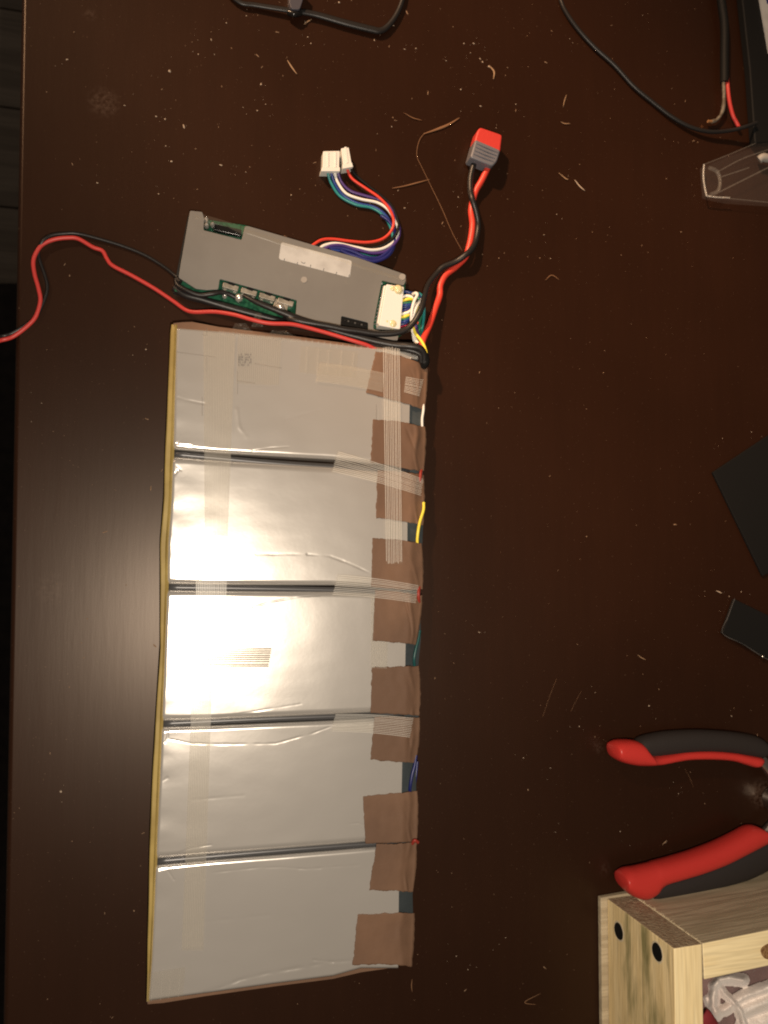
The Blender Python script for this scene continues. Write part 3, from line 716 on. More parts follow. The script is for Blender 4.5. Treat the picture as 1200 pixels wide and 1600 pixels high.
# black power cables lying along the board
dc = thing('black_cable', 'thick black cable running from the board to the far corner of the battery pack', 'cable', P(500, 510))
wire('sheath', [(381, 462, .008), (400, 472, .0095), (437, 487, .0105), (470, 500, .0105), (494, 507, .0100), (530, 519, .010), (560, 527, .0105), (588, 534, .0115), (615, 539, .013), (640, 541, .0155), (655, 544, .016), (662, 553, .0145), (662, 566, .012)], lambda t: .0009 + .0011 * min(1, t * 4.5), M['black_rubber'], dc, wob=.06)
wire('sheath', [(470, 503, .006), (520, 522, .006), (560, 533, .007), (600, 541, .010), (635, 546, .0135), (655, 553, .0145), (658, 565, .0125)], .0017, M['black_rubber'], dc, wob=.06)
nc = thing('output_cable', 'black cable curled round the near left corner of the grey plate', 'cable', P(300, 455))
wire('sheath', [(282, 441, .006), (276, 436, .0045), (277, 445, .0055), (292, 454, .0068), (312, 461, .0072), (332, 459, .0080), (346, 457, .0072), (358, 460, .0062), (368, 465, .0056)], .0012, M['black_rubber'], nc)
wire('sheath', [(272, 450, .0025), (290, 461, .0035), (315, 468, .004), (345, 477, .004), (380, 487, .004), (420, 497, .0045), (460, 508, .0055)], .0020, M['black_rubber'], nc)

# power lead with the red two-pin connector
pw = thing('power_lead', 'twisted thick red and black lead ending in a red connector with grey sleeve', 'power lead', P(740, 330))
def Z2(l, z=.003): return zz(3.3333, 3.3333, 460, 180, l, z)
rb = .00165
blk = [(445, 493, .0085), (457, 499, .0112), (480, 504, .0122), (510, 509, .0125), (540, 515, .0125), (560, 517.5, .0125), (587, 521.5, .0125), (615, 521, .013), (635, 515, .0135), (647, 503, .014), (655, 490, .0145), (660, 478, .0135), (664, 462, .0105), (670, 444, .0065), (683, 427, .0040), (693, 417, .0040), (712, 409, .0050), (728, 398, .0070), (738, 388, .0062), (744, 374, .0040), (747, 352, .0035), (744, 332, .0055), (738, 312, .0072), (735, 298, .0055), (735, 280, .0045), (738, 265, .0048), (743, 248, .0052)]
wire('black_wire', blk, rb, M['black_rubber'], pw)
red = [(659, 545, .012), (661, 531, .0105), (671, 508, .0070), (680, 482, .0045), (687, 462, .0030), (688, 446, .0026), (696, 430, .0022), (712, 417, .0020), (727, 402, .0022), (732, 388, .0022), (736, 370, .0022), (738, 350, .0022), (736, 330, .0022), (739, 312, .0022), (744, 297, .0030), (752, 283, .0042), (758, 271, .0048), (765, 255, .0052)]
wire('red_wire', red, .00178, M['red_wire'], pw)
cn = prism('connector', round_poly([(750.5, 198), (785.5, 210), (782, 239), (741, 222), (746, 204)], 5), .0098, .0016, M['xt_red'], pw, bevel=.0012)
sl = prism('sleeve', round_poly([(743, 217), (782.5, 234), (777, 252), (770, 259.5), (735, 245.5)], 4), .0103, .0010, M['xt_grey'], cn, bevel=.0012)
for i in range(4):
    t_ = .15 + i * .22
    x0, y0 = 742.5 + (736 - 742.5) * t_, 219 + (244 - 219) * t_; x1, y1 = 781.5 + (771.5 - 781.5) * t_, 235.5 + (257 - 235.5) * t_
    wire('ridge', [(x0 + 3, y0 + 1, .0103), ((x0 + x1) / 2, (y0 + y1) / 2, .0106), (x1 - 3, y1 - 1, .0103)], .0005, M['xt_grey'], cn, n=3, k=6)
# thin wires with two small white plugs
sh = thing('signal_harness', 'bundle of thin coloured wires curling to two small white plugs', 'wire harness', P(580, 320))
def sw(m, l, z=.0025, r=.00078): wire('wire', Z2(l, z), r, M[m], sh, n=10)
sw('w_teal', [(172, 296, .004), (192, 355, .002), (238, 422, .0012), (320, 466, .0012), (400, 482, .0012), (455, 515, .0012), (492, 565, .0012), (512, 630, .0012), (505, 690, .0012), (470, 728, .002), (410, 738, .003), (350, 725, .004), (280, 705, .0055), (200, 695, .0065)])
sw('w_blue', [(190, 296, .004), (210, 355, .002), (252, 415, .0015), (325, 456, .0012), (405, 474, .0014), (462, 508, .0014), (500, 560, .0014), (522, 630, .0014), (512, 700, .0022), (470, 745, .003), (400, 752, .004), (330, 738, .005), (260, 712, .006), (190, 698, .0068)])
sw('w_white', [(208, 296, .004), (226, 350, .0028), (270, 408, .0026), (345, 437, .0028), (430, 455, .0030), (485, 490, .0034), (520, 545, .0034), (540, 600, .0024), (525, 648, .0026), (470, 690, .0036), (400, 702, .0044), (320, 688, .0050), (220, 668, .0060), (160, 676, .0068), (130, 695, .0072)])
sw('w_purple', [(226, 296, .004), (246, 350, .0022), (292, 395, .0018), (370, 420, .0018), (440, 440, .0018), (500, 480, .0018), (535, 545, .0018), (548, 605, .0016), (532, 655, .0030), (480, 705, .0040), (410, 718, .0044), (330, 700, .0052), (250, 678, .0060), (190, 680, .0068), (150, 700, .0072)])
sw('red_wire', [(272, 276, .004), (300, 330, .0030), (370, 380, .0030), (440, 428, .0040), (492, 485, .0046), (517, 550, .0048), (503, 605, .0044), (455, 646, .0040), (380, 662, .0042), (290, 656, .0048), (200, 645, .0058), (140, 650, .0068), (88, 682, .0074)])
sw('black_matt', [(292, 274, .004), (325, 318, .0018), (385, 368, .0018), (450, 418, .0020), (505, 470, .0024), (535, 535, .0026), (541, 590, .0036), (515, 640, .0034), (455, 680, .0034), (380, 692, .0030), (290, 676, .0040), (210, 658, .0050), (130, 672, .0062), (100, 695, .0066)])
sw('w_indigo', [(238, 700, .0070), (280, 722, .0062), (340, 742, .0060), (400, 760, .0055), (450, 752, .0048), (490, 725, .0040), (515, 680, .003), (528, 640, .0020)], r=.0010)
sw('w_indigo', [(180, 692, .0070), (250, 694, .0068), (310, 712, .0064), (370, 738, .0058), (430, 744, .0050), (480, 716, .0045), (518, 668, .003), (520, 600, .0020), (490, 550, .0022), (450, 520, .0022)], r=.0009)
p1 = prism('plug', round_poly([(505, 236), (531, 235.5), (530, 264), (504, 264)], 1.5), .0062, .0008, M['nylon'], sh, bevel=.0004)
prism('plug_rim', [(503, 261), (531.5, 261), (531.5, 267.5), (502, 267.5)], .0066, .0004, M['nylon'], p1, bevel=.0003)
for x in (511, 523): prism('plug_rib', [(x, 237), (x + 3, 237), (x + 3, 261), (x, 261)], .0067, .0060, M['nylon'], p1, bevel=.0002)
p2 = prism('plug', round_poly([(533, 231.5), (545, 230), (549.5, 255), (536.5, 258)], 1.5), .0062, .0008, M['nylon'], sh, bevel=.0004)
prism('plug_rim', [(535, 256.5), (550, 253.5), (552, 260.5), (536, 263.5)], .0066, .0004, M['nylon'], p2, bevel=.0003)
prism('plug_rib', [(538, 229.5), (541.5, 229), (545, 254), (541.5, 255)], .0067, .0060, M['nylon'], p2, bevel=.0002)
# thin red and black lead leaving over the table edge
tl = thing('thin_lead', 'thin red and black lead looping off the left edge of the table', 'lead', P(60, 450))
wire('red_wire', [(-60, 540, -.020), (-20, 538, -.006), (0, 532, .0020), (20, 526, .0016), (42, 510, .0014), (56, 494, .0014), (63, 470, .0018), (60, 450, .0022), (54, 428, .0024), (52, 408, .0026), (58, 392, .0028), (68, 381, .0028), (85, 374, .0026), (105, 371.5, .0024), (122, 373, .0022), (145, 386, .0020), (160, 392, .0018), (167, 404, .0016), (176, 415, .0016), (205, 430, .0016), (240, 450, .0016), (270, 470, .0016), (290, 484, .0025), (305, 487.5, .0045), (335, 487, .0080), (365, 491.5, .0120), (392, 499, .0148), (420, 505, .0155), (455, 506.5, .0150), (480, 512, .0140), (510, 520, .0132), (540, 529, .0128), (560, 535, .0126), (575, 540, .0120), (590, 548, .0110)], .00105, M['red_dark'], tl)
wire('black_wire', [(-60, 536, -.026), (-20, 530, -.010), (0, 526, .0010), (18, 521, .0010), (40, 508, .0010), (56, 495, .0012), (68, 472, .0012), (74, 450, .0012), (70, 430, .0012), (63, 410, .0014), (60, 395, .0014), (66, 378, .0035), (80, 368, .0030), (100, 365, .0020), (120, 365, .0014), (150, 372, .0012), (190, 384, .0010), (225, 398, .0010), (255, 416, .0012), (275, 432, .0022), (284, 440, .0045)], .00085, M['black_rubber'], tl)

# ------------------------------------------------------------------ things on the right of the table
sc_ = thing('charger_cord', 'thin black cord curving down from the far edge past the thick cable', 'cord', P(1000, 140))
wire('cord', [(868, -40, .0015), (876, 0, .0015), (886, 22, .0015), (905, 48, .0015), (930, 75, .0015), (960, 102, .0015), (990, 135, .0015), (1020, 160, .0015), (1050, 183, .0018), (1080, 199, .0025), (1110, 206, .0035), (1140, 204, .0050), (1165, 198, .0078), (1182, 192, .0082)], .00125, M['black_rubber'], sc_)
tk_ = thing('thick_cable', 'thick black cable with its stripped grey and red cores showing', 'cable', P(1133, 100))
wire('sheath', [(1121, -60, .004), (1127, 0, .004), (1132, 40, .004), (1132, 90, .004), (1132, 129, .004)], .0026, M['black_matt'], tk_, label='black outer jacket')
wire('grey_core', [(1130, 120, .004), (1131, 140, .0042), (1131, 160, .004), (1128, 176, .0034), (1120, 187, .003), (1112, 190, .0028)], .0011, M['grey_wire'], tk_, wob=.4)
wire('red_core', [(1136, 120, .0042), (1137.5, 140, .0042), (1140, 160, .0038), (1145, 180, .0030), (1151, 192, .0022), (1156, 202, .002)], .0012, M['red_dark'], tk_)
wire('copper_end', [(1112, 190, .0028), (1106, 189.5, .0028)], .0009, M['copper'], tk_)
dv = thing('black_device', 'tall black box at the far right corner under a white label sheet', 'device', P(1230, 100))
prism('housing', round_poly([(1155, -60), (1160, 0), (1172, 110), (1180, 224), (1330, 215), (1330, -60)], 4), .006, .0003, M['black_matt'], dv, bevel=.0012)
prism('white_sheet', [(1183, -40), (1188, 0), (1202, 82), (1330, 70), (1330, -40)], .0075, .0062, M['sticker'], dv)
prism('blue_mark', [(1196, -6), (1215, -8), (1215, 6), (1199, 6)], .0077, .00752, M['w_indigo'], dv)
# clear plastic box
cp = thing('plastic_box', 'small clear plastic box lying on its side below the thick cable', 'plastic box', P(1150, 280))
def q8(px4, z1, z0): 
    t_ = [P(x, y, z1) for x, y in px4]; return [Vector((v.x, v.y, z0)) for v in t_] + t_
M['clear_body'] = mat('clear_box_body', (.40, .35, .33), .14, alpha=.03, spec=.35, bump=(60, .5, .002))
M['clear_glint'] = mat('clear_box_edge_glint', (.75, .72, .66), .15, alpha=.4, spec=1.0, bump=(500, 1.0, .002))  # left-edge glint put into a paler, denser colour
M['clear_rim'] = mat('clear_box_rim', (.45, .42, .37), .2, alpha=.10, spec=1.0, bump=(250, .8, .002))
prism('body', [(1100, 258), (1140, 240), (1260, 196), (1260, 322), (1140, 314), (1104, 306)], .0055, .0006, M['clear_body'], cp, bevel=.001)
for pts in ([(1100, 257, .0054), (1099, 275, .0054), (1101, 292, .0054), (1104, 306, .0054)], [(1104, 306, .0054), (1118, 308, .0054), (1140, 309, .0054)],):
    wire('rim', pts, .0005, M['clear_glint'], cp, k=6)
wire('rim', [(1108, 262, .0054), (1120, 268, .0054), (1125, 282, .0054), (1122, 298, .0054), (1110, 304, .0054)], .0011, M['clear_rim'], cp, k=8, wob=.9)
for pts, r_ in (([(1100, 257, .0054), (1140, 241, .0054), (1200, 216, .0054), (1250, 198, .0054)], .0003), ([(1140, 310, .0054), (1200, 316, .0054), (1250, 321, .0054)], .0003), ([(1122, 268, .0040), (1160, 248, .0040), (1200, 234, .0040)], .0004), ([(1124, 300, .0054), (1160, 282, .0054), (1200, 262, .0054)], .0005), ([(1128, 276, .0040), (1170, 262, .0040)], .0004)):
    wire('moulded_rib', pts, r_, M['clear_rim'], cp, k=6, n=6)
wire('white_insert', [(1186, 250, .0040), (1192, 246, .0054), (1202, 248, .0054), (1215, 246, .0040)], .0024, M['white_plastic'], cp, wob=.6, k=10)
# black acrylic offcuts
edge_m = mat('plastic_edge_highlight', (.07, .07, .07), .3)  # edge highlight painted as a paler colour
a1 = prism('plastic_sheet', [(1114, 738), (1210, 674), (1330, 830), (1192, 900)], .0022, .0004, M['black_matt'], bevel=.0003)
tag(a1, 'large square black plastic sheet pointing a corner at the pack', 'plastic sheet')
a2 = prism('plastic_sheet', [(1148, 936), (1250, 985), (1230, 1046), (1129, 989)], .0030, .0004, M['black_gloss'])
bv = a2.modifiers.new("bevel", 'BEVEL'); bv.width = .0005; bv.segments = 2
tag(a2, 'small narrow black plastic offcut with shiny sawn edges above the pliers', 'plastic offcut')
wire('edge_highlight', [(1148, 935.5, .0030), (1137, 965, .0030), (1129, 989, .0030), (1160, 1006, .0030), (1192, 1026, .0030), (1230, 1046, .003)], .00022, edge_m, a2, n=10, k=6, wob=.8)  # highlight along the offcut's edges added as a pale strip
dome('edge_glint', 1192, 1026, 3.0, .0028, .0008, M['steel'], a2)  # bright dome added to imitate a glint on the edge
# strap at the far edge
sp = thing('black_strap', 'black cord loop with a grey clasp at the far edge of the table', 'strap', P(500, 25))
wire('cord', [(340, -30, .002), (372, 2, .002), (400, 8, .002), (450, 16, .0025), (490, 22, .002), (540, 36, .002), (580, 46, .002), (594, 48, .002), (606, 41, .002), (620, 22, .002), (630, -4, .002), (634, -40, .002)], lambda t: .0013 + .0007 * math.exp(-((t - .52) / .22) ** 2), M['black_rubber'], sp, flat=.7)
prism('clasp', round_poly([(452, -20), (452, 4), (455, 14), (468, 15), (472, 4), (478, -20)], 3), .0062, .0008, mat('clasp_grey', (.05, .05, .065), .45), sp, bevel=.0006)
wire('clasp_loop', [(450, 19, .003), (460, 22, .004), (470, 20, .003)], .0016, M['black_gloss'], sp)

# ------------------------------------------------------------------ pliers
pk = thing('pliers', 'open pliers with red and charcoal rubber handles, jaws out of view', 'pliers', P(1200, 1260))
def Z5(p): return (930 + p[0] / 4.4444, 1120 + p[1] / 4.4444)
def loft(name, pairs, zc, h, m, parent, n=5, k=14, pw_=2.0):
    """pairs of photo pixels (one edge, other edge) along a grip; section is a superellipse"""
    A = spline([P(*Z5(a_), zc) for a_, b_ in pairs], n); B = spline([P(*Z5(b_), zc) for a_, b_ in pairs], n)
    V, Fc = [], []; N_ = len(A)
    for i in range(N_):
        c_ = (A[i] + B[i]) / 2; hx = (A[i] - B[i]) / 2
        hh = min(h, hx.length * 1.9)
        for j in range(k):
            a_ = 2 * math.pi * j / k; ca_, sa_ = math.cos(a_), math.sin(a_)
            ca_ = math.copysign(abs(ca_) ** (2 / pw_), ca_); sa_ = math.copysign(abs(sa_) ** (2 / pw_), sa_)
            V.append(c_ + hx * ca_ + Vector((0, 0, hh * sa_)))
        if i:
            for j in range(k): Fc.append(((i - 1) * k + j, (i - 1) * k + (j + 1) % k, i * k + (j + 1) % k, i * k + j))
    Fc.append(tuple(range(k))); Fc.append(tuple(range(N_ * k - 1, N_ * k - k - 1, -1)))
    return mesh_obj(name, V, Fc, m, parent, smooth=True, angle=70)
g1 = loft('handle', [((285, 165), (300, 280)), ((320, 138), (330, 288)), ((380, 118), (400, 284)), ((500, 98), (500, 272)), ((700, 88), (700, 252)), ((900, 98), (900, 254)), ((1050, 118), (1040, 276)), ((1130, 140), (1120, 288)), ((1170, 175), (1165, 270))], .0078, .0066, M['grip_black'], pk, pw_=2.4)
loft('grip_inlay', [((112, 225), (114, 250)), ((120, 190), (130, 285)), ((150, 165), (165, 308)), ((200, 158), (215, 324)), ((255, 160), (270, 334)), ((300, 175), (320, 336)), ((328, 215), (360, 334)), ((350, 250), (400, 330)), ((400, 264), (450, 326)), ((500, 256), (540, 310)), ((640, 238), (650, 296)), ((800, 234), (800, 294)), ((950, 246), (940, 304)), ((1060, 264), (1040, 332)), ((1130, 276), (1100, 346)), ((1160, 288), (1150, 315))], .0105, .0082, M['grip_red'], g1, pw_=2.6)
g2 = loft('handle', [((370, 1150), (380, 1255)), ((430, 1120), (440, 1262)), ((560, 1085), (570, 1250)), ((740, 1030), (760, 1215)), ((920, 950), (960, 1160)), ((1080, 870), (1130, 1090)), ((1195, 820), (1250, 1010)), ((1250, 790), (1290, 900))], .0085, .0068, M['grip_black'], pk, pw_=2.4)
loft('grip_inlay', [((172, 1120), (176, 1150)), ((180, 1080), (190, 1190)), ((215, 1050), (235, 1232)), ((270, 1038), (290, 1258)), ((330, 1025), (345, 1262)), ((380, 1014), (395, 1235)), ((410, 1006), (425, 1190)), ((450, 996), (470, 1158)), ((560, 966), (590, 1122)), ((700, 922), (740, 1076)), ((850, 864), (890, 1018)), ((970, 806), (1020, 952)), ((1060, 760), (1120, 900)), ((1110, 756), (1180, 862)), ((1140, 770), (1200, 838))], .0102, .0082, M['grip_red'], g2, pw_=2.3)
wire('arm', [(1186, 1183, .008), (1200, 1200, .008), (1225, 1235, .008), (1245, 1275, .0075)], .0036, M['steel'], pk, flat=.8)
wire('arm', [(1188, 1312, .008), (1203, 1295, .008), (1225, 1270, .0095), (1245, 1235, .0095)], .0036, M['steel'], pk, flat=.8)
disc('pivot', 1232, 1255, 22, .0135, .011, M['steel'], pk, bevel=.001)
loftj = wire('jaw', [(1245, 1240, .0085), (1290, 1246, .0085), (1340, 1254, .0085)], .0042, M['steel'], pk, flat=.8)
loftj = wire('jaw', [(1245, 1275, .0075), (1290, 1268, .0075), (1340, 1258, .0075)], .0042, M['steel'], pk, flat=.8)

# ------------------------------------------------------------------ wooden crate
H = .0655
crate = thing('wooden_crate', 'open pine crate with plugged screw holes at the near right corner', 'crate', P(1110, 1520))
M['pine'] = wood_mat('pine_rim', (.95, .79, .47), (.90, .72, .40), 1, 110)
M['pine_x'] = wood_mat('pine_rim_cross', (.95, .79, .47), (.90, .72, .40), 0, 110)
M['pine_side'] = wood_mat('pine_side_stained', (.88, .69, .38), (.78, .59, .30), 1, 150, stain=(.16, .15, .05))
M['pine_grey'] = wood_mat('weathered_pine', (.52, .43, .29), (.41, .33, .215), 0, 120)
M['end_grain'] = mat('end_grain', (.30, .20, .12), .8, var=(340, (.44, .34, .22), .35, .7), bump=(700, .8, .001))
A0 = P(1053, 1482, H); A1 = P(1097, 1475, H); A2 = P(1057, 1600, H); 
dl = (P(1055, 1600, H) - A0).normalized(); dxr = (P(1200, 1454, H) - A1).normalized()
A3 = P(1101, 1600, H)
def wall(name, p, z0, z1, mats, parent, bevel=.0006):
    o = boxes(name, [[Vector((v.x, v.y, z0)) for v in p] + [Vector((v.x, v.y, z1)) for v in p]], mats[0], parent)
    for m_ in mats[1:]: o.data.materials.append(m_)
    bv_ = o.modifiers.new("bevel", 'BEVEL'); bv_.width = bevel; bv_.segments = 2
    return o
L_ = .17
q = [A0, A0 + dl * L_, A1 + dl * L_, A1]
fw = wall('side_wall', q, .004, H, [M['pine_side'], M['pine'], M['end_grain']], crate)
# which face is which: top -> rim colour, far end -> end grain
for f in fw.data.polygons:
    if f.normal.z > .9: f.material_index = 1
    elif f.normal.dot(-dl) > .9: f.material_index = 2
th = (P(1101, 1531, H) - P(1098, 1474, H)).length
perp = (P(1101, 1531, H) - P(1098, 1474, H)).normalized()
B0 = A1 + dxr * .0004 + perp * .0
q = [B0, B0 + dxr * .20, B0 + dxr * .20 + perp * th, B0 + perp * th]
bw = wall('end_wall', q, .004, H - .0004, [M['pine_grey'], M['pine_x']], crate)
for f in bw.data.polygons:
    if f.normal.z > .9: f.material_index = 1
# far walls close the crate outside the frame
q = [B0 + dxr * .20, B0 + dxr * .214, A1 + dl * L_ + dxr * .214, A1 + dl * L_ + dxr * .20]
wall('side_wall', q, .004, H, [M['pine']], crate)
q = [A1 + dl * (L_ - .014) + dxr * .0005, A1 + dl * (L_ - .014) + dxr * .1995, A1 + dl * L_ + dxr * .1995, A1 + dl * L_ + dxr * .0005]
wall('end_wall', q, .004, H - .0003, [M['pine']], crate)
g0 = A0 - dxr * .0038; g1_ = A1 + dxr * .214
q = [g0 - dl * .0008, g0 + dl * L_, g1_ + dl * L_, g1_ - dl * .0008]
wall('bottom_board', q, .0002, .0038, [M['pine_grey']], crate)
# torn fibres on the sawn edge
V, Fc = [], []
for i in range(170):
    t_ = i / 170.; base = A0.lerp(A1, .98); z = .004 + (H - .004) * t_
    # the inner vertical sawn edge of the side wall end, and the outer bottom edge
    p = Vector((A1.x, A1.y, z)) + Vector((random.uniform(-.0004, .0004), 0, 0))
    dd = Vector((random.uniform(-.2, 1), random.uniform(-.2, 1), random.uniform(-.3, .6))).normalized() * random.uniform(.0006, .0026 if .25 < t_ < .6 else .0014)
    s_ = dd.cross(Vector((0, 0, 1))).normalized() * .00018; b0 = len(V)
    V += [p - s_, p + s_, p + dd]; Fc.append((b0, b0 + 1, b0 + 2))
o = mesh_obj('splinters', V, Fc, mat('splinter_wood', (.66, .54, .36), .6), crate); o['kind'] = 'stuff'
# black screw plugs in the outer face of the side wall
def face_pt(px, py):
    """point on the outer plane of the side wall seen at this pixel"""
    nrm = Vector((dl.y, -dl.x, 0)); r_ = Rwc @ Vector((px - 600, -(py - 800), -F))
    t_ = (A0 - CAM).dot(nrm) / r_.dot(nrm); return CAM + r_ * t_, nrm
for (px_, py_) in ((967, 1455), (1027, 1487.5)):
    c_, nrm = face_pt(px_, py_)
    if nrm.dot(CAM - c_) < 0: nrm = -nrm
    zu = Vector((0, 0, 1)); V, Fc = [], []
    r_ = .0043
    for i in range(20):
        a_ = 2 * math.pi * i / 20; V.append(c_ + dl * math.cos(a_) * r_ + zu * math.sin(a_) * r_ + nrm * .0004)
    for i in range(20):
        a_ = 2 * math.pi * i / 20; V.append(c_ + dl * math.cos(a_) * r_ + zu * math.sin(a_) * r_ - nrm * .002)
    Fc = [tuple(range(20)), tuple(range(39, 19, -1))] + [(i, (i + 1) % 20, 20 + (i + 1) % 20, 20 + i) for i in range(20)]
    mesh_obj('screw_plug', V, Fc, M['black_matt'], crate, bevel=.0003)
    V = []
    for rr_, hh in ((r_ + .00005, .0001), (r_ + .0003, .0003), (r_ + .0008, .0000)):
        for i in range(24):
            a_ = 2 * math.pi * i / 24; w_ = 1 + .05 * noise.noise(Vector((i * .9, rr_ * 900, px_)))
            w_ = w_ + (.10 * max(0, noise.noise(Vector((math.cos(a_) * 2, math.sin(a_) * 2, px_)))) if hh < .0004 and rr_ > r_ + .0005 else 0); V.append(c_ + dl * math.cos(a_) * rr_ * w_ + zu * math.sin(a_) * rr_ * w_ + nrm * hh)
    Fc = [(a_ * 24 + i, a_ * 24 + (i + 1) % 24, (a_ + 1) * 24 + (i + 1) % 24, (a_ + 1) * 24 + i) for a_ in (0, 1) for i in range(24)]
    mesh_obj('torn_hole_rim', V, Fc, mat('torn_wood', (.60, .50, .34), .7), crate, smooth=True)
# knot in the end wall rim
M['knot'] = mat('knot', (.17, .08, .03), .6, var=(900, (.32, .19, .08), .4, .6))
kp = [(1188, 1484), (1193, 1478), (1201, 1474), (1212, 1478), (1214, 1492), (1204, 1500), (1195, 1498), (1190, 1492)]
prism('knot', round_poly(kp, 3), H - .00035 + .0001, H - .001, M['knot'], crate)

# cloths in the crate
M['mauve'] = mat('mauve_fleece', (.26, .16, .15), .95, sheen=.3, bump=(1100, .8, .0008), var=(30, (.17, .10, .095), .4, .6))
M['maroon'] = mat('maroon_cloth', (.22, .02, .025), .8, bump=(800, .6, .0006))
M['white_cloth'] = mat('white_cotton', (.88, .80, .74), .9, sheen=.4, bump=(1300, .5, .0005), var=(35, (.80, .68, .62), .45, .65))
def Z6(x, y): return (900 + x / 4., 1340 + y / 4.)
def in_crate(u, v, e=.0015):
    o_ = A1 + dxr * e + perp * (th + e)
    return o_ + dxr * (.1965) * u + dl * (L_ - .014 - th - 2 * e) * v
def fl(u, v):
    p = in_crate(u, v); return Vector((p.x, p.y, .0255 + .0025 * noise.noise(Vector((p.x * 30, p.y * 30, 2))) + .0008 * noise.noise(Vector((p.x * 160, p.y * 160, 5)))))
fle = grid_obj('blanket', 90, 70, fl, M['mauve'], None, skirt=.006)
tag(fle, 'mauve fleece cloth stuffed in the bottom of the pine crate', 'cloth')
wc = thing('white_cloth', 'white cotton cloth with a rolled loop lying on the fleece in the crate', 'cloth', P(1170, 1560))
RID = [  # ridges of the crumpled cloth: (crate pixel path, half width px, height m)
    ([(868, 800), (900, 765), (960, 755), (1010, 762), (1040, 768)], 36, .0125), ([(880, 790), (862, 860), (858, 930), (880, 975)], 34, .0105), ([(885, 775), (925, 850), (985, 905), (1030, 960), (1060, 1060)], 24, .0100),
    ([(870, 960), (930, 955), (985, 915)], 34, .0080), ([(1000, 905), (1060, 870), (1130, 845), (1210, 815), (1300, 800)], 44, .0075), ([(1060, 960), (1130, 930), (1220, 900), (1320, 880)], 60, .0085), ([(1080, 1070), (1180, 1040), (1320, 1000)], 75, .0070), ([(1060, 1180), (1200, 1150), (1320, 1120)], 80, .0070), ([(820, 880), (845, 960), (890, 1000)], 22, .0045)]
def cloth_h(x, y):
    tot = 0
    for pl_, w_, h_ in RID:
        dm = 1e9
        for i in range(len(pl_) - 1):
            ax, ay = pl_[i]; bx, by = pl_[i + 1]; dx, dy = bx - ax, by - ay
            t = max(0, min(1, ((x - ax) * dx + (y - ay) * dy) / (dx * dx + dy * dy))); dm = min(dm, math.hypot(x - ax - t * dx, y - ay - t * dy))
        dm += 4 * noise.noise(Vector((x * .022, y * .022, w_)))
        k_ = dm / w_
        if k_ < 1.3: tot += (h_ * math.cos(k_ / 1.3 * math.pi / 2) ** 1.2) ** 4
    return tot ** .25
NX, NY = 130, 110; V = []; keep = []
for j in range(NY + 1):
    for i in range(NX + 1):
        x, y = 790 + 480 * i / NX, 710 + 480 * j / NY
        h = cloth_h(x, y); keep.append(h > .0002)
        V.append(P(*Z6(x, y), .0262 + h * 1.25 + .0006 * noise.noise(Vector((x * .02, y * .02, 9))) + .0003 * noise.noise(Vector((x * .07, y * .07, 4)))))
Fc = []
for j in range(NY):
    for i in range(NX):
        q = (j * (NX + 1) + i, j * (NX + 1) + i + 1, (j + 1) * (NX + 1) + i + 1, (j + 1) * (NX + 1) + i)
        if sum(keep[t] for t in q) >= 2: Fc.append(q)
o = mesh_obj('crumpled_sheet', V, Fc, M['white_cloth'], wc, smooth=True); s_ = o.modifiers.new('solid', 'SOLIDIFY'); s_.thickness = .0012; s_.offset = -1
V, Fc = sweep(spline([P(*Z6(790, 985), .036), P(*Z6(815, 1010), .037), P(*Z6(835, 1060), .036), P(*Z6(860, 1140), .034)], 6), .0045, 12, .6, .4)
tag(mesh_obj('red_cloth', V, Fc, M['maroon'], None, smooth=True), 'maroon cloth corner wedged against the side wall inside the crate', 'cloth')

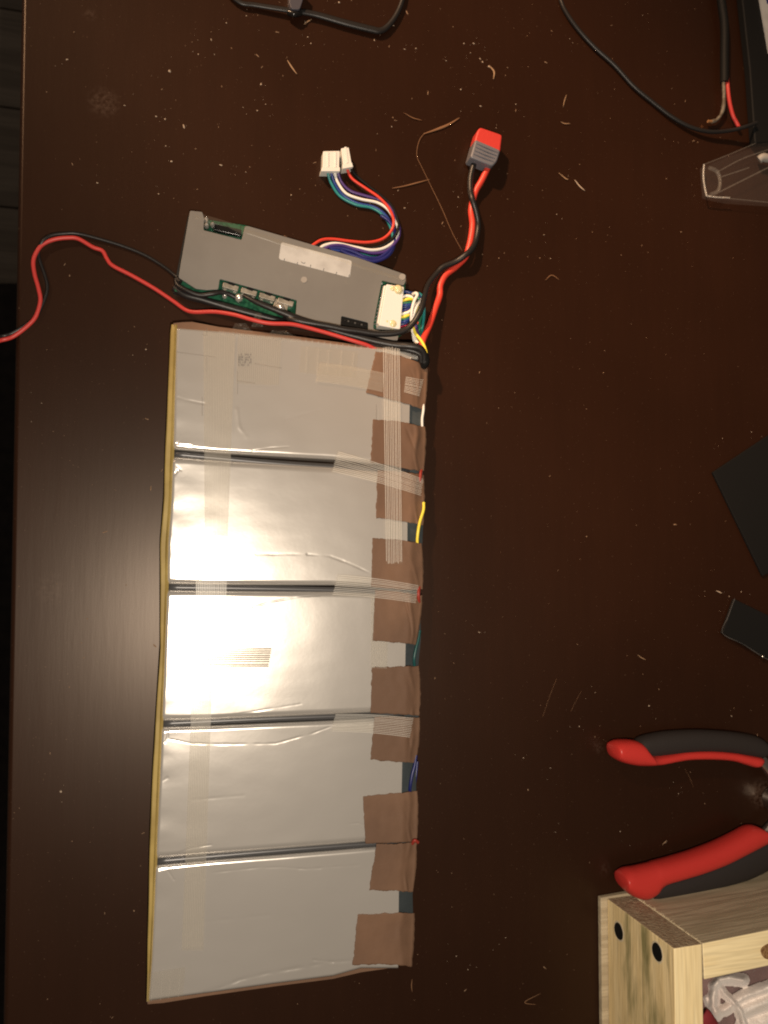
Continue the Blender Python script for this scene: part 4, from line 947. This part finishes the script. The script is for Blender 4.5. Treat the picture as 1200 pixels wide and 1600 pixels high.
# ------------------------------------------------------------------ sawdust, crumbs and shavings
M['chip'] = mat('wood_crumb', (.24, .15, .09), .8)
M['chip2'] = mat('pale_crumb', (.45, .35, .26), .7)
PL = [(265, 111, 3.2, 3.6), (287, 197, 2, 5), (345, 258, 5, 2), (244, 182, 2.2, 2.2), (258, 186, 2, 2.5), (152, 286, 2.5, 1.5), (248, 303, 1.5, 1.5), (259, 228, 1.5, 1.5), (268, 252, 3, 2), (330, 62, 1.2, 3.5), (354, 36, 1.8, 1.5), (195, 165, 3, 1.2),
      (105, 93, 3.5, 1.2), (530, 4, 2.5, 2), (478, 35, 3, 1.5), (481, 58, 1.8, 1.5), (486, 68, 1.8, 1.5), (585, 63, 1.5, 2), (632, 77, 3.2, 1.4), (650, 76, 2.6, 1.2), (615, 40, 2, 1.5), (725, 68, 3, 2), (740, 68, 3, 2), (735, 83, 1.5, 1.5),
      (750, 92, 2, 2), (754, 97, 2, 2), (764, 104, 3.5, 2.5), (751, 166, 3.5, 1.6), (720, 140, 2, 2), (697, 95, 2, 1.5), (612, 198, 2.5, 1.2), (622, 298, 1.5, 1.5), (806, 163, 1.5, 1.5), (716, 308, 1.4, 1.8), (860, 404, 1.6, 1.4), (850, 367, 1.4, 1.4),
      (632, 325, 2.5, 1.5), (775, 200, 1.5, 1.2), (890, 61, 1, 1), (1174, 675, 1.3, 1.5), (1129, 685, 1, 1), (1139, 932, 1.3, 1.6), (1158, 925, .9, 2.4), (1101, 924, .8, .8), (749, 988, 3, 1), (1014, 1103, 1.6, 2.4), (1143, 1119, 2, 1.6), (930, 1082, 1.2, 1.2),
      (905, 1135, 1.5, 1.5), (818, 1184, 1.8, 1.2), (860, 1200, 1.5, 1.2), (868, 1300, 1.5, 1), (969, 1299, 1.3, 2), (1060, 1240, 1.2, 1.4), (1052, 1222, 1.5, 1), (1040, 1316, 1, 1.8), (95, 1237, 2.5, 3), (65, 630, 1.2, 1.4), (228, 546, 1.5, 1.5), (713, 1494, 1.2, 1.2), (731, 1515, 1.2, 1.5), (790, 1465, 1.5, 1),
      (385, 25, 1.6, 1.4), (1004, 24, 1, 1), (888, 275, .9, .9), (870, 335, 1.5, 1), (310, 85, 1.3, 2), (335, 85, 1.3, 1.2), (408, 132, 2, 3), (415, 163, 1.3, 1.6), (380, 168, 1.2, 1.2), (402, 173, 1.8, 1.4), (384, 269, 1.3, 1.6), (455, 305, 1.5, 2)]
V, Fc = [], []
def crumb(px_, py_, w_, h_, ang):
    c_ = P(px_, py_); w_, h_ = w_ * S, h_ * S; b0 = len(V); hz = min(w_, h_) * .8
    n_ = 6
    for i in range(n_):
        a_ = 2 * math.pi * i / n_; k_ = random.uniform(.6, 1.15); x, y = math.cos(a_) * w_ * k_ * .75, math.sin(a_) * h_ * k_ * .75
        V.append(Vector((c_.x + x * math.cos(ang) - y * math.sin(ang), c_.y + x * math.sin(ang) + y * math.cos(ang), .0001)))
    V.append(Vector((c_.x, c_.y, hz + .0001)))
    for i in range(n_): Fc.append((b0 + i, b0 + (i + 1) % n_, b0 + n_))
for x, y, w_, h_ in PL:
    crumb(x, y, w_, h_, random.uniform(-.3, .3))
    for _ in range(2): crumb(x + random.gauss(0, 12), y + random.gauss(0, 12), random.uniform(.35, .9), random.uniform(.35, .9), random.uniform(0, 3))
o = mesh_obj('sawdust', V, Fc, M['chip2']); o['kind'] = 'stuff'; o['label'] = 'pale wood crumbs scattered over the table'
V, Fc = [], []
n_ = 0
while n_ < 760:
    x, y = random.uniform(20, 1195), random.uniform(0, 1590)
    dens = 1.0 if y < 420 else .45
    if x < 230 and y > 250: dens = .35
    if random.random() > dens: continue
    n_ += 1
    s_ = random.expovariate(1 / .45) + .3; s_ = min(s_, 1.9); el = random.choice((1, 1, 1.5, 3.5))
    crumb(x, y, s_ * el, s_ * .8, random.uniform(0, 3.14))
o = mesh_obj('wood_dust', V, Fc, M['chip']); o['kind'] = 'stuff'; o['label'] = 'fine brown dust and tiny slivers over the table'
def shaving(pts, r, m, label, cat='wood shaving', taper=True, name='wood_shaving'):
    rf = (lambda t: r * S * (.35 + .65 * math.sin(math.pi * min(1, max(0, t))) )) if taper else r * S
    V, Fc = sweep(spline([P(x, y, .0006) for x, y in pts], 8), rf, 6, .3, .3)
    return tag(mesh_obj(name, V, Fc, m, None, smooth=True), label, cat)
M['fibre'] = mat('wood_fibre', (.17, .085, .04), .7); M['fibre2'] = mat('pale_fibre', (.30, .19, .11), .7)
shaving([(718, 184), (700, 195), (680, 203), (662, 209)], 2.1, M['fibre'], 'thick brown wood sliver between the red connector and the loose crumbs')
shaving([(663, 208), (656, 218), (652, 232), (652, 246), (660, 263), (672, 288), (690, 325), (706, 362), (722, 392)], .5, M['fibre'], 'long thin pale thread running down to the twisted power lead', 'thread', False, 'wood_thread')
shaving([(613, 294), (630, 291), (650, 286), (672, 280)], 1.2, M['fibre'], 'straight pale straw lying beside the two white plugs')
shaving([(449, 94), (456, 105), (464, 116)], 1.3, M['fibre2'], 'short curved reddish shaving below the black strap')
shaving([(475, 38), (480, 34), (487, 30)], 1.2, M['fibre2'], 'tiny curled shaving right under the strap clasp')
shaving([(764, 102), (772, 112), (771, 124)], 1.7, M['fibre2'], 'stubby tan wood chip above the red connector')
shaving([(873, 270), (884, 279), (888, 280)], 1.1, M['fibre2'], 'upper of two pale chips on the bare table between lead and cord')
shaving([(898, 281), (906, 291), (914, 298)], 1.3, M['chip2'], 'lower and brighter of two pale chips on the bare table')
shaving([(874, 437), (862, 430), (852, 438)][::-1], .9, M['fibre'], 'small bent fibre alone on the table right of the power lead')
shaving([(885, 148), (882, 158), (880, 167)], .8, M['fibre2'], 'short upright fibre near the thin black cord')
shaving([(876, 190), (882, 193), (891, 193)], .8, M['fibre2'], 'little hooked fibre below the upright fibre')
shaving([(870, 1060), (860, 1085), (848, 1120)], .24, M['fibre'], 'long fine hair on the dark table above the pliers', 'hair', False, 'hair')
shaving([(908, 1080), (900, 1095), (892, 1112)], .22, M['fibre'], 'second fine hair nearer the upper plier handle', 'hair', False, 'hair')
shaving([(1119, 923), (1124, 925), (1128, 927)], 1.1, M['chip2'], 'bright short sliver just above the small black offcut')
shaving([(996, 1023), (1003, 1028), (1009, 1031)], .7, M['fibre2'], 'pale sliver on the bare table far above the pliers')
shaving([(845, 1552), (820, 1566), (838, 1570)], .7, M['fibre'], 'V shaped brown fibre at the near edge beside the crate')
shaving([(1070, 1201), (1078, 1216), (1084, 1231)], .28, M['fibre'], 'thin scratch-like fibre between the plier handles')
shaving([(1035, 1320), (1039, 1316), (1042, 1313)], .9, M['fibre2'], 'tiny bright sliver above the lower plier handle')
shaving([(652, 392), (640, 372), (631, 360)] if False else [(631, 176), (645, 184), (660, 188)], .7, M['fibre'], 'faint thin fibre left of the thick brown sliver')
shaving([(730, 1548), (731, 1560), (729, 1568)] if False else [(644, 1530), (643, 1540), (644, 1550)], .9, M['fibre'], 'brown fibre on the table just off the near right pack corner')
print("tris", sum(len(o.data.polygons) for o in scene.objects if o.type == 'MESH'))
